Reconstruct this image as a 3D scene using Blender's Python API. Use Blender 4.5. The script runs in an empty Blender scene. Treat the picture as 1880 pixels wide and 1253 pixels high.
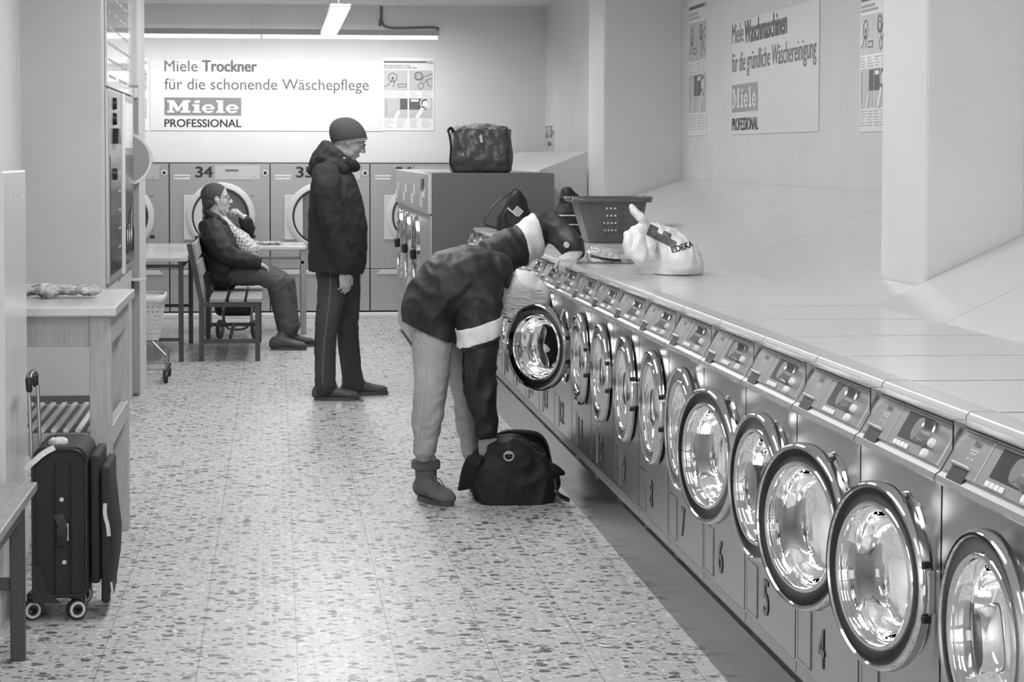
import bpy, bmesh, math, random
from mathutils import Vector, Matrix, Euler, noise
from mathutils.bvhtree import BVHTree
random.seed(4)
PI = math.pi
C = bpy.context.scene.collection
V = Vector

# ---------------------------------------------------------------- camera
FPX = 4200.0                      # focal length in pixels of the 1880 px wide frame
CAM = V((0, 0, 1.5))
YAW = -math.atan(433 / FPX); PITCH = math.atan(223 / FPX); ROLL = 0.0022; SHY = -120 / 1880
ROT = Matrix.Rotation(YAW, 3, 'Z') @ Matrix.Rotation(PI / 2 - PITCH, 3, 'X') @ Matrix.Rotation(ROLL, 3, 'Z')
cam_d = bpy.data.cameras.new('camera'); cam = bpy.data.objects.new('camera', cam_d); C.objects.link(cam)
cam_d.sensor_width = 36; cam_d.lens = FPX / 1880 * 36; cam_d.shift_y = SHY
cam_d.clip_start = .05; cam_d.clip_end = 100
cam.matrix_world = Matrix.Translation(CAM) @ ROT.to_4x4()
bpy.context.scene.camera = cam

def A(px, py, Y):                 # the point of the place at depth Y seen at a pixel of the photograph
    d = ROT @ V(((px - 940) / FPX, (626.5 - py) / FPX + SHY * 1880 / FPX, -1))
    return CAM + d * ((Y - CAM.y) / d.y)

# ---------------------------------------------------------------- light
vs = bpy.context.scene.view_settings
vs.view_transform = 'Standard'; vs.look = 'None'; vs.gamma = 1; vs.use_curve_mapping = False
vs.exposure = 1.0
world = bpy.data.worlds.new('world'); bpy.context.scene.world = world; world.use_nodes = True
world.node_tree.nodes['Background'].inputs[0].default_value = (1, 1, 1, 1)
world.node_tree.nodes['Background'].inputs[1].default_value = 0.6

def area(name, loc, sx, sy, power, rot=(0, 0, 0)):
    l = bpy.data.lights.new(name, 'AREA'); l.shape = 'RECTANGLE'; l.size = sx; l.size_y = sy; l.energy = power
    o = bpy.data.objects.new(name, l); C.objects.link(o); o.location = loc; o.rotation_euler = rot
    return o
for y in (1.5, 4.6, 7.7, 10.8, 13.4):          # fluorescent ceiling lamps above the aisle
    area('ceiling_tube_light', (0.35, y, 2.83), .34, 1.5, 22)
area('ceiling_tube_light', (0.35, 16.4, 2.83), .34, 1.5, 18)
area('unseen_window_fill', (0.4, -3.45, 1.6), 3.0, 2.0, 70, (PI / 2, 0, 0))   # fill light added behind the camera, outside an unseen window opening
# ---------------------------------------------------------------- materials
def lin(s): return s / 12.92 if s <= .04045 else ((s + .055) / 1.055) ** 2.4
def mat(name, g, rough=.5, metal=0, bump=0, bscale=60, var=0, vscale=8, stretch=None, coat=0, spec=.5, sheen=0):
    m = bpy.data.materials.new(name); m.use_nodes = True
    nt = m.node_tree; b = nt.nodes['Principled BSDF']
    v = lin(g)
    b.inputs['Base Color'].default_value = (v, v, v, 1)
    b.inputs['Roughness'].default_value = rough; b.inputs['Metallic'].default_value = metal
    b.inputs['Specular IOR Level'].default_value = spec
    if coat: b.inputs['Coat Weight'].default_value = coat; b.inputs['Coat Roughness'].default_value = .08
    if sheen: b.inputs['Sheen Weight'].default_value = sheen; b.inputs['Sheen Roughness'].default_value = .5
    if var or bump:
        tc = nt.nodes.new('ShaderNodeTexCoord'); mp = nt.nodes.new('ShaderNodeMapping')
        nt.links.new(tc.outputs['Object'], mp.inputs[0])
        if stretch: mp.inputs['Scale'].default_value = stretch
    if var:
        n = nt.nodes.new('ShaderNodeTexNoise'); n.inputs['Scale'].default_value = vscale; n.inputs['Detail'].default_value = 5
        r = nt.nodes.new('ShaderNodeValToRGB'); a, c = lin(max(g - var, 0)), lin(min(g + var, 1))
        r.color_ramp.elements[0].position = .3; r.color_ramp.elements[1].position = .7
        r.color_ramp.elements[0].color = (a, a, a, 1); r.color_ramp.elements[1].color = (c, c, c, 1)
        nt.links.new(mp.outputs[0], n.inputs['Vector']); nt.links.new(n.outputs[0], r.inputs[0])
        nt.links.new(r.outputs[0], b.inputs['Base Color'])
    if bump:
        n = nt.nodes.new('ShaderNodeTexNoise'); n.inputs['Scale'].default_value = bscale; n.inputs['Detail'].default_value = 4
        bp = nt.nodes.new('ShaderNodeBump'); bp.inputs['Strength'].default_value = bump; bp.inputs['Distance'].default_value = .01
        nt.links.new(mp.outputs[0], n.inputs['Vector']); nt.links.new(n.outputs[0], bp.inputs['Height'])
        nt.links.new(bp.outputs[0], b.inputs['Normal'])
    return m
M = {}
M['wall'] = mat('wall_paint', .82, .55, bump=.05, bscale=90, var=.012, vscale=3)
M['wall_grey'] = mat('grey_wall_paint', .74, .5, bump=.05, bscale=90, var=.012, vscale=3)
M['wall_upper'] = mat('upper_wall_paint', .72, .6, bump=.05, bscale=90)
M['ceiling'] = mat('ceiling_paint', .84, .7)
M['board'] = mat('sloping_board_laminate', .80, .2, var=.008, vscale=2, stretch=(.6, 5, 1))
M['steel'] = mat('brushed_steel', .66, .30, metal=1, var=.02, vscale=30, stretch=(1, 1, 14), bump=.02, bscale=200)
def brushed(m, aniso):
    nt = m.node_tree; b = nt.nodes['Principled BSDF']; tn = nt.nodes.new('ShaderNodeTangent'); tn.direction_type = 'RADIAL'; tn.axis = 'Z'
    b.inputs['Anisotropic'].default_value = aniso; b.inputs['Anisotropic Rotation'].default_value = .25
    nt.links.new(tn.outputs[0], b.inputs['Tangent'])
brushed(M['steel'], .75)
M['panel'] = mat('panel_metal', .66, .34, metal=.8)
M['enamel'] = mat('white_enamel_top', .76, .16)
M['enamel_strip'] = mat('enamel_front_strip', .78, .25, metal=.4)
M['chrome'] = mat('chrome', .82, .07, metal=1)
M['ringdark'] = mat('smoked_chrome', .46, .18, metal=1)
M['black'] = mat('black_plastic', .10, .35)
M['darkgrey'] = mat('dark_grey_plastic', .26, .4)
M['display'] = mat('smoked_display', .22, .15)
M['knob'] = mat('silver_knob', .62, .28, metal=.8)
M['white'] = mat('white_plastic', .86, .35)
M['ink'] = mat('black_print', .16, .5)
M['ink_mid'] = mat('grey_print', .36, .5)
M['ink_num'] = mat('number_decal', .40, .4)
M['ink_soft'] = mat('pale_print', .68, .5)
M['ink_line'] = mat('fine_line_print', .58, .5)
M['rubber'] = mat('rubber', .20, .5)
M['drum'] = mat('drum_steel', .46, .5, metal=.9)
M['plinth'] = mat('polished_dark_plinth', .27, .2, var=.03, vscale=40, spec=.35)
M['dryer'] = mat('dryer_grey_steel', .64, .42, metal=.55, var=.015, vscale=20, stretch=(1, 1, 10), bump=.02, bscale=250)
M['dryer_line'] = mat('dryer_joint', .12, .5)
M['dryer_white'] = mat('dryer_pale_ring', .76, .35)
M['cabinet'] = mat('dark_grey_side_panel', .41, .45, bump=.04, bscale=300)
M['fascia'] = mat('pale_steel_fascia', .72, .35, metal=.6)
M['sign'] = mat('sign_board', .83, .4)
M['poster'] = mat('poster_paper', .88, .25)
M['poster_grey'] = mat('poster_grey', .72, .3)
M['unit_grey'] = mat('unit_grey', .58, .4)
M['logo'] = mat('logo_grey', .50, .3)
M['wood'] = mat('light_wood', .66, .4, var=.04, vscale=10, stretch=(12, 12, 1))
M['woodtop'] = mat('table_top_laminate', .78, .18, var=.015, vscale=6, stretch=(1, 8, 1))
M['slat'] = mat('bench_slat_wood', .58, .4, var=.06, vscale=9, stretch=(12, 1, 12))
M['benchwood'] = mat('bench_wood_front', .56, .35, var=.05, vscale=9, stretch=(10, 1, 10))
M['dframe'] = mat('dark_metal_frame', 0.24, .4)
M['sframe'] = mat('silver_metal_frame', .60, .3, metal=.7)
M['cabwhite'] = mat('white_cabinet', .80, .25)
M['tile'] = mat('dark_wall_tile', .36, .2)
M['grout'] = mat('tile_grout', .7, .7)
M['case'] = mat('suitcase_fabric', 0.15, .75, bump=.25, bscale=700)
M['case2'] = mat('suitcase_trim', 0.11, .5)
M['nylon'] = mat('black_nylon', 0.1, .7, bump=.3, bscale=25)
M['nylon2'] = mat('dark_nylon', 0.13, .6, bump=.2, bscale=30)
M['bagwoven'] = mat('woven_plastic_bag', 0.33, .28, bump=.35, bscale=22, var=.04, vscale=14)
M['laundry'] = mat('grey_laundry', .55, .8, bump=.5, bscale=40)
M['basket'] = mat('grey_basket_plastic', .36, .35)
M['basketwhite'] = mat('white_basket_plastic', .84, .35)
M['skin'] = mat('skin', .70, .5, bump=.05, bscale=120, var=.02, vscale=25)
M['jacket_a'] = mat('dark_softshell', 0.15, .85, bump=.35, bscale=45, var=.02, vscale=10)
M['jacket_b'] = mat('dark_blouson', 0.13, .7, bump=.5, bscale=28, var=.02, vscale=10)
M['jacket_c'] = mat('dark_anorak', 0.125, .62, bump=.45, bscale=26, var=.02, vscale=10)
M['jacket_trim'] = mat('jacket_trim', .13, .7)
M['bandwhite'] = mat('white_sleeve_band', .88, .6, bump=.2, bscale=30)
M['jeans_dark'] = mat('dark_jeans', 0.235, .85, bump=.3, bscale=60, var=.05, vscale=7, stretch=(1, 1, .5))
M['jeans_mid'] = mat('charcoal_trousers', 0.3, .85, bump=.3, bscale=50, var=.04, vscale=7)
M['jeans_light'] = mat('faded_jeans', .63, .85, bump=.35, bscale=55, var=.07, vscale=7, stretch=(1, 1, .5))
M['seam'] = mat('jeans_seam', .48, .8)
M['beanie'] = mat('grey_knit', 0.27, .95, bump=.5, bscale=160)
M['beaniestripe'] = mat('pale_knit_stripe', .82, .9)
M['hair_dark'] = mat('short_greying_hair', 0.3, .7, bump=.8, bscale=220, var=.08, vscale=120)
M['hair_white'] = mat('pale_blond_hair', .87, .45, bump=.4, bscale=60, stretch=(1, 1, 4), var=.05, vscale=60)
M['shoe'] = mat('dark_shoe', 0.2, .6, bump=.2, bscale=90)
M['shoe_mid'] = mat('grey_shoe', 0.3, .6, bump=.2, bscale=90)
M['sole'] = mat('shoe_sole', .30, .6)
M['suede'] = mat('suede_boot', 0.38, .85, bump=.3, bscale=80)
M['sock'] = mat('sock', .75, .8)
M['lip'] = mat('lip', .52, .5)
M['eye'] = mat('eye', .12, .1)
M['shirt'] = mat('shirt', .8, .8)
M['glassframe'] = mat('spectacle_frame', .18, .3)
M['wire'] = mat('white_cable', .86, .4)
M['greycable'] = mat('grey_cable', .38, .5)
M['tag'] = mat('paper_tag', .80, .5)
M['lampbody'] = mat('lamp_housing', .72, .35)
M['rag'] = mat('crumpled_cloth', .62, .85, bump=.6, bscale=60, var=.16, vscale=26)

def glass_mat(name, tint=.92, rough=.0):
    m = bpy.data.materials.new(name); m.use_nodes = True
    b = m.node_tree.nodes['Principled BSDF']
    b.inputs['Base Color'].default_value = (tint, tint, tint, 1); b.inputs['Roughness'].default_value = rough
    b.inputs['Transmission Weight'].default_value = 1; b.inputs['IOR'].default_value = 1.45
    return m
M['glass'] = glass_mat('door_glass', .93, .01)
M['spec'] = glass_mat('spectacle_lens', .97)
def film_mat(name, g, alpha, rough=.2):
    m = mat(name, g, rough); m.node_tree.nodes['Principled BSDF'].inputs['Alpha'].default_value = alpha
    return m
M['film'] = film_mat('clear_plastic_film', .85, .38, .12)
M['smoke'] = film_mat('smoked_pane', .2, .30, .06)
def carrier_mat():
    m = mat('carrier_bag_plastic', .90, .32, bump=.25, bscale=24)
    b = m.node_tree.nodes['Principled BSDF']; b.inputs['Subsurface Weight'].default_value = .15
    b.inputs['Subsurface Radius'].default_value = (.02, .02, .02)
    return m
M['carrier'] = carrier_mat()
def emit_mat(name, s):
    m = bpy.data.materials.new(name); m.use_nodes = True
    b = m.node_tree.nodes['Principled BSDF']
    b.inputs['Base Color'].default_value = (.9, .9, .9, 1)
    b.inputs['Emission Color'].default_value = (1, 1, 1, 1); b.inputs['Emission Strength'].default_value = s
    return m
M['tube'] = emit_mat('lit_fluorescent_tube', 4)
M['diffuser'] = emit_mat('lit_diffuser', 2.5)

def floor_mat():
    m = mat('terrazzo_tiles', .78, .36, spec=.25); nt = m.node_tree; b = nt.nodes['Principled BSDF']
    N = nt.nodes.new; L = nt.links.new
    geo = N('ShaderNodeNewGeometry')
    warp = N('ShaderNodeTexNoise'); warp.inputs['Scale'].default_value = 26; warp.inputs['Detail'].default_value = 3
    L(geo.outputs['Position'], warp.inputs['Vector'])
    vm = N('ShaderNodeVectorMath'); vm.operation = 'SCALE'; vm.inputs['Scale'].default_value = .032
    L(warp.outputs['Color'], vm.inputs[0])
    ad = N('ShaderNodeVectorMath'); ad.operation = 'ADD'; L(geo.outputs['Position'], ad.inputs[0]); L(vm.outputs[0], ad.inputs[1])
    flat = N('ShaderNodeVectorMath'); flat.operation = 'MULTIPLY'; flat.inputs[1].default_value = (1, 1, 0); L(ad.outputs[0], flat.inputs[0])
    def ramp(stops, src):
        r = N('ShaderNodeValToRGB'); e = r.color_ramp.elements
        while len(e) < len(stops): e.new(.5)
        for k, (p, g) in enumerate(stops):
            e[k].position = p; e[k].color = (g, g, g, 1)
        L(src, r.inputs[0]); return r
    def flakes(scale, pick, size, dens):
        vo = N('ShaderNodeTexVoronoi'); vo.voronoi_dimensions = '2D'; vo.inputs['Scale'].default_value = scale
        L(flat.outputs[0], vo.inputs['Vector'])
        sep = N('ShaderNodeSeparateColor'); L(vo.outputs['Color'], sep.inputs[0])
        mx = N('ShaderNodeMath'); mx.operation = 'MULTIPLY'; mx.inputs[1].default_value = size     # each chip its own size
        L(sep.outputs[1], mx.inputs[0])
        lt = N('ShaderNodeMath'); lt.operation = 'LESS_THAN'; L(vo.outputs['Distance'], lt.inputs[0]); L(mx.outputs[0], lt.inputs[1])
        pk = N('ShaderNodeMath'); pk.operation = 'LESS_THAN'; pk.inputs[1].default_value = pick; L(sep.outputs[0], pk.inputs[0])
        an = N('ShaderNodeMath'); an.operation = 'MULTIPLY'; L(lt.outputs[0], an.inputs[0]); L(pk.outputs[0], an.inputs[1])
        sh = N('ShaderNodeMath'); sh.operation = 'MULTIPLY'; L(an.outputs[0], sh.inputs[0])
        md = N('ShaderNodeMapRange'); md.inputs['To Min'].default_value = .6; md.inputs['To Max'].default_value = dens
        L(sep.outputs[2], md.inputs['Value']); L(md.outputs[0], sh.inputs[1])
        return sh.outputs[0]
    base = N('ShaderNodeTexNoise'); base.inputs['Scale'].default_value = 38; base.inputs['Detail'].default_value = 6
    L(flat.outputs[0], base.inputs['Vector'])
    br = ramp([(.3, lin(.66)), (.7, lin(.75))], base.outputs[0])
    col = br.outputs[0]
    for sc, pick, size, dens, g in ((27, .36, .60, 1, .27), (50, .32, .58, .85, .34), (70, .20, .7, .5, .90)):
        f = flakes(sc, pick, size, dens)
        mix = N('ShaderNodeMix'); mix.data_type = 'RGBA'; L(f, mix.inputs[0]); L(col, mix.inputs[6])
        mix.inputs[7].default_value = (lin(g),) * 3 + (1,); col = mix.outputs[2]
    # joints between the tiles
    sx = N('ShaderNodeSeparateXYZ'); L(geo.outputs['Position'], sx.inputs[0])
    def joint(out, off, pitch, w):
        a = N('ShaderNodeMath'); a.operation = 'ADD'; a.inputs[1].default_value = off; L(out, a.inputs[0])
        p = N('ShaderNodeMath'); p.operation = 'PINGPONG'; p.inputs[1].default_value = pitch / 2; L(a.outputs[0], p.inputs[0])
        l = N('ShaderNodeMath'); l.operation = 'LESS_THAN'; l.inputs[1].default_value = w; L(p.outputs[0], l.inputs[0])
        return l.outputs[0]
    j1 = joint(sx.outputs[0], -.108 + 29, .2895, .0011)
    j2 = joint(sx.outputs[1], .1, 1.16, .0009)
    j2s = N('ShaderNodeMath'); j2s.operation = 'MULTIPLY'; j2s.inputs[1].default_value = .35; L(j2, j2s.inputs[0])
    mxj = N('ShaderNodeMath'); mxj.operation = 'MAXIMUM'; L(j1, mxj.inputs[0]); L(j2s.outputs[0], mxj.inputs[1])
    sc_ = N('ShaderNodeMath'); sc_.operation = 'MULTIPLY'; sc_.inputs[1].default_value = .75; L(mxj.outputs[0], sc_.inputs[0])
    mix = N('ShaderNodeMix'); mix.data_type = 'RGBA'; L(sc_.outputs[0], mix.inputs[0]); L(col, mix.inputs[6])
    mix.inputs[7].default_value = (lin(.28),) * 3 + (1,)
    L(mix.outputs[2], b.inputs['Base Color'])
    return m
M['floor'] = floor_mat()

def dots_mat(name, g0, g1, scale):
    m = mat(name, g0, .3, metal=.6); nt = m.node_tree; N = nt.nodes.new; L = nt.links.new; b = nt.nodes['Principled BSDF']
    tc = N('ShaderNodeTexCoord'); vo = N('ShaderNodeTexVoronoi'); vo.inputs['Scale'].default_value = scale; vo.inputs['Randomness'].default_value = 0
    L(tc.outputs['Object'], vo.inputs['Vector'])
    mp = N('ShaderNodeMath'); mp.operation = 'LESS_THAN'; mp.inputs[1].default_value = .36; L(vo.outputs['Distance'], mp.inputs[0])
    mix = N('ShaderNodeMix'); mix.data_type = 'RGBA'; L(mp.outputs[0], mix.inputs[0])
    mix.inputs[6].default_value = (lin(g0),) * 3 + (1,); mix.inputs[7].default_value = (lin(g1),) * 3 + (1,)
    L(mix.outputs[2], b.inputs['Base Color'])
    return m
M['perf'] = dots_mat('perforated_drum', .66, .12, 46)

def plaid_mat():
    m = mat('checked_shirt', .8, .85); nt = m.node_tree; N = nt.nodes.new; L = nt.links.new
    tc = N('ShaderNodeTexCoord'); ck = N('ShaderNodeTexChecker'); ck.inputs['Scale'].default_value = 55
    mp = N('ShaderNodeMapping'); mp.inputs['Rotation'].default_value = (.3, .6, .2)
    L(tc.outputs['Object'], mp.inputs[0]); L(mp.outputs[0], ck.inputs['Vector'])
    ck.inputs['Color1'].default_value = (lin(.85),) * 3 + (1,); ck.inputs['Color2'].default_value = (lin(.55),) * 3 + (1,)
    L(ck.outputs[0], nt.nodes['Principled BSDF'].inputs['Base Color'])
    return m
M['plaid'] = plaid_mat()
# ---------------------------------------------------------------- helpers
def tag(o, label=None, cat=None, group=None, kind=None):
    if label: o['label'] = label
    if cat: o['category'] = cat
    if group: o['group'] = group
    if kind: o['kind'] = kind
    return o
def thing(name, loc, label, cat, rotz=0, group=None):
    o = bpy.data.objects.new(name, None); C.objects.link(o); o.empty_display_size = .1
    o.location = loc; o.rotation_euler = (0, 0, rotz)
    return tag(o, label, cat, group)
def new(): return bmesh.new()
def obj(name, bm, m, parent=None, smooth=False, world=False, sharp=35):
    """link bm as ONE mesh object; with world=True its vertices are in world space and are moved into the parent's"""
    me = bpy.data.meshes.new(name)
    if world and parent is not None:
        off = V((0, 0, 0)); p = parent
        while p is not None: off += p.location; p = p.parent
        bmesh.ops.translate(bm, verts=bm.verts, vec=-off)
    bmesh.ops.recalc_face_normals(bm, faces=bm.faces)
    bm.to_mesh(me); bm.free()
    if smooth:
        me.polygons.foreach_set('use_smooth', [True] * len(me.polygons))
        if sharp: me.set_sharp_from_angle(angle=math.radians(sharp))
    me.materials.append(M[m] if isinstance(m, str) else m)
    o = bpy.data.objects.new(name, me); C.objects.link(o)
    if parent is not None: o.parent = parent
    return o
def struct(name, bm, m, smooth=False):
    o = obj(name, bm, m, smooth=smooth); o['kind'] = 'structure'; return o
def dup(root):
    r = root.copy(); C.objects.link(r)
    for ch in list(root.children):
        c = ch.copy(); C.objects.link(c); c.parent = r
        for g in list(ch.children):
            d = g.copy(); C.objects.link(d); d.parent = c
    return r
def box(bm, lo, hi, bev=0, mtx=None, seg=2):
    t = bmesh.new(); bmesh.ops.create_cube(t, size=1)
    lo, hi = V(lo), V(hi); c = (lo + hi) / 2; s = hi - lo
    for v in t.verts: v.co = V((v.co.x * s.x, v.co.y * s.y, v.co.z * s.z)) + c
    if bev: bmesh.ops.bevel(t, geom=t.edges[:], offset=bev, segments=seg, affect='EDGES', profile=.5)
    merge(bm, t, mtx); return bm
def merge(bm, t, mtx=None):
    if mtx is not None: bmesh.ops.transform(t, matrix=mtx, verts=t.verts)
    mp = {}
    for v in t.verts: mp[v] = bm.verts.new(v.co)
    for f in t.faces:
        try: bm.faces.new([mp[v] for v in f.verts])
        except ValueError: pass
    t.free()
def quad(bm, *pts): bm.faces.new([bm.verts.new(p) for p in pts])
def bar(bm, p, q, w, d=None, up=V((0, 0, 1)), bev=0):
    """rectangular bar from p to q, w wide and d deep"""
    p, q = V(p), V(q); d = d or w; t = (q - p); L = t.length; t.normalize()
    if abs(t.dot(up)) > .98: up = V((0, 1, 0))
    a = t.cross(up).normalized(); b = a.cross(t).normalized()
    m = Matrix((a, b, t)).transposed().to_4x4(); m.translation = p
    return box(bm, (-w / 2, -d / 2, 0), (w / 2, d / 2, L), bev, m)
def prism(bm, prof, axis, a, b):
    """closed 2D outline extruded along an axis from a to b; outline is in the two other axes in xyz order"""
    def P(u, v, w): return V((w, u, v)) if axis == 'x' else V((u, w, v)) if axis == 'y' else V((u, v, w))
    r1 = [bm.verts.new(P(u, v, a)) for u, v in prof]; r2 = [bm.verts.new(P(u, v, b)) for u, v in prof]
    n = len(prof)
    bm.faces.new(r1); bm.faces.new(list(reversed(r2)))
    for i in range(n): bm.faces.new((r1[i], r2[i], r2[(i + 1) % n], r1[(i + 1) % n]))
    return bm
def lathe(bm, prof, c=(0, 0, 0), axis=(0, 0, 1), n=48, closed=False):
    """prof: list of (radius, height along the axis)"""
    axis = V(axis).normalized(); c = V(c)
    a = axis.orthogonal().normalized(); b = axis.cross(a)
    rings = []
    for r, h in prof:
        if r < 1e-6: rings.append([bm.verts.new(c + axis * h)]); continue
        rings.append([bm.verts.new(c + axis * h + (a * math.cos(2 * PI * k / n) + b * math.sin(2 * PI * k / n)) * r) for k in range(n)])
    pairs = list(zip(rings, rings[1:])) + ([(rings[-1], rings[0])] if closed else [])
    for r1, r2 in pairs:
        for k in range(n):
            k2 = (k + 1) % n
            if len(r1) == 1 and len(r2) == 1: continue
            if len(r1) == 1: bm.faces.new((r1[0], r2[k], r2[k2]))
            elif len(r2) == 1: bm.faces.new((r1[k], r2[0], r1[k2]))
            else: bm.faces.new((r1[k], r2[k], r2[k2], r1[k2]))
    return bm
def loft(bm, rings, n=20, dome=True):
    """rings: (centre, a, b) ellipses joined to a closed skin"""
    vs_ = []
    rs = [(V(c), V(a), V(b)) for c, a, b in rings]
    if dome:
        c0, a0, b0 = rs[0]; t0 = (rs[0][0] - rs[1][0]).normalized(); r0 = min(a0.length, b0.length)
        c1, a1, b1 = rs[-1]; t1 = (rs[-1][0] - rs[-2][0]).normalized(); r1 = min(a1.length, b1.length)
        rs = [(c0 + t0 * r0 * .85, a0 * .5, b0 * .5), (c0 + t0 * r0 * .5, a0 * .86, b0 * .86)] + rs + \
             [(c1 + t1 * r1 * .5, a1 * .86, b1 * .86), (c1 + t1 * r1 * .85, a1 * .5, b1 * .5)]
    for c, a, b in rs:
        vs_.append([bm.verts.new(c + a * math.cos(2 * PI * k / n) + b * math.sin(2 * PI * k / n)) for k in range(n)])
    for r1, r2 in zip(vs_, vs_[1:]):
        for k in range(n): bm.faces.new((r1[k], r1[(k + 1) % n], r2[(k + 1) % n], r2[k]))
    bm.faces.new(vs_[0]); bm.faces.new(list(reversed(vs_[-1])))
    return bm
def limb(bm, pts, radii, side=V((0, 1, 0)), n=18, dome=True):
    """pts along the limb; each radius is r or (half width along side, half thickness)"""
    pts = [V(p) for p in pts]; rings = []
    for i, p in enumerate(pts):
        t = (pts[min(i + 1, len(pts) - 1)] - pts[max(i - 1, 0)]).normalized()
        s = side - t * side.dot(t)
        if s.length < .05: s = t.orthogonal()
        s.normalize(); f = t.cross(s)
        r = radii[i] if i < len(radii) else radii[-1]
        ra, rb = r if isinstance(r, tuple) else (r, r)
        rings.append((p, s * ra, f * rb))
    return loft(bm, rings, n, dome)
def tube(bm, pts, r, n=8, closed=False, smooth=0):
    pts = [V(p) for p in pts]
    for _ in range(smooth):                       # Chaikin corner cutting
        q = [pts[0]]
        for a, b in zip(pts, pts[1:]): q += [a * .75 + b * .25, a * .25 + b * .75]
        pts = q + [pts[-1]]
    rr = r if isinstance(r, list) else [r] * len(pts)
    prev = None; rings = []
    for i, p in enumerate(pts):
        t = (pts[min(i + 1, len(pts) - 1)] - pts[max(i - 1, 0)]).normalized()
        s = (prev - t * prev.dot(t)) if prev is not None else t.orthogonal()
        if s.length < 1e-4: s = t.orthogonal()
        s.normalize(); prev = s; f = t.cross(s); rad = rr[min(i, len(rr) - 1)]
        rings.append([bm.verts.new(p + (s * math.cos(2 * PI * k / n) + f * math.sin(2 * PI * k / n)) * rad) for k in range(n)])
    for a, b in zip(rings, rings[1:]):
        for k in range(n): bm.faces.new((a[k], a[(k + 1) % n], b[(k + 1) % n], b[k]))
    bm.faces.new(rings[0]); bm.faces.new(list(reversed(rings[-1])))
    return bm
def ell(bm, c, r, rot=None, n=20):
    t = bmesh.new(); bmesh.ops.create_uvsphere(t, u_segments=n, v_segments=max(8, n // 2), radius=1)
    m = Matrix.Diagonal(V((r[0], r[1], r[2], 1)))
    if rot is not None: m = rot.to_4x4() @ m
    m = Matrix.Translation(V(c)) @ m
    merge(bm, t, m); return bm
def ribbon(bm, pts, w, th, side=V((0, 1, 0)), smooth=2):
    """flat strap along pts, w wide along side, th thick"""
    pts = [V(p) for p in pts]
    for _ in range(smooth):
        q = [pts[0]]
        for a, b in zip(pts, pts[1:]): q += [a * .75 + b * .25, a * .25 + b * .75]
        pts = q + [pts[-1]]
    rings = []
    for i, p in enumerate(pts):
        t = (pts[min(i + 1, len(pts) - 1)] - pts[max(i - 1, 0)]).normalized()
        s = (side - t * side.dot(t)).normalized(); f = t.cross(s)
        rings.append([bm.verts.new(p + s * w / 2 * x + f * th / 2 * y) for x, y in ((-1, -1), (1, -1), (1, 1), (-1, 1))])
    for a, b in zip(rings, rings[1:]):
        for k in range(4): bm.faces.new((a[k], a[(k + 1) % 4], b[(k + 1) % 4], b[k]))
    bm.faces.new(rings[0]); bm.faces.new(list(reversed(rings[-1])))
    return bm
def fuse(bm, voxel, smooth=4, folds=0, fscale=.06, folds2=0, fscale2=.2, seed=0, fold_fn=None):
    """one continuous skin over all the closed shapes in bm"""
    me = bpy.data.meshes.new('tmp'); bmesh.ops.recalc_face_normals(bm, faces=bm.faces); bm.to_mesh(me); bm.free()
    o = bpy.data.objects.new('tmp', me); C.objects.link(o)
    r = o.modifiers.new('r', 'REMESH'); r.mode = 'VOXEL'; r.voxel_size = voxel; r.adaptivity = 0
    if smooth:
        s = o.modifiers.new('s', 'SMOOTH'); s.factor = .5; s.iterations = smooth
    dg = bpy.context.evaluated_depsgraph_get(); dg.update()
    m2 = bpy.data.meshes.new_from_object(o.evaluated_get(dg))
    bpy.data.objects.remove(o); bpy.data.meshes.remove(me)
    b = bmesh.new(); b.from_mesh(m2); bpy.data.meshes.remove(m2)
    if folds or folds2 or fold_fn:
        b.normal_update()
        off = V((seed * 3.7, seed * 1.3, 0)); mv = []
        for v in b.verts:
            d = 0
            if folds:
                q = v.co / fscale + off
                d += folds * (1 - 2 * abs(noise.noise(q)) * 1.6)
            if folds2: d += folds2 * noise.noise(v.co / fscale2 + off)
            if fold_fn: d += fold_fn(v.co, v.normal)
            mv.append(v.normal * d)
        for v, d in zip(b.verts, mv): v.co += d
    return b
def text_bm(s, size, bold=0, align='CENTER', spacing=1.0, depth=0):
    cu = bpy.data.curves.new('t', 'FONT'); cu.body = s; cu.size = size; cu.align_x = align; cu.align_y = 'BOTTOM_BASELINE'
    cu.offset = bold; cu.space_character = spacing; cu.extrude = depth; cu.resolution_u = 4
    o = bpy.data.objects.new('t', cu); C.objects.link(o)
    dg = bpy.context.evaluated_depsgraph_get(); dg.update()
    me = bpy.data.meshes.new_from_object(o.evaluated_get(dg))
    b = bmesh.new(); b.from_mesh(me); bpy.data.meshes.remove(me); bpy.data.objects.remove(o); bpy.data.curves.remove(cu)
    return b
def bm_size(b):
    xs = [v.co.x for v in b.verts]; ys = [v.co.y for v in b.verts]
    return min(xs), max(xs), min(ys), max(ys)
def fit_text(s, x0, x1, y0, h, bold=0, spacing=1.0):
    """flat text filling x0..x1 with capital height h from baseline y0; bold strokes are overlaid a hair apart in depth"""
    b0 = text_bm(s, 1.0, 0, 'LEFT', spacing); a0, a1, _, _ = bm_size(b0); cap = bm_size_of('H', 0); b = new()
    offs = [(0, 0)] if bold <= 0.004 else [(bold * 1.3 * i, bold * .5 * j) for i in (-1, -.5, 0, .5, 1) for j in (-1, 1)]
    ex = max(o[0] for o in offs); w = a1 - a0 + 2 * ex; sx = (x1 - x0) / w; sy = h / cap
    for k, (ox, oy) in enumerate(offs):
        t = b0.copy()
        for v in t.verts: v.co = V((x0 + (v.co.x - a0 + ex + ox) * sx, y0 + (v.co.y + oy) * sy, k * .00012))
        merge(b, t)
    b0.free(); return b
_cap = {}
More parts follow.
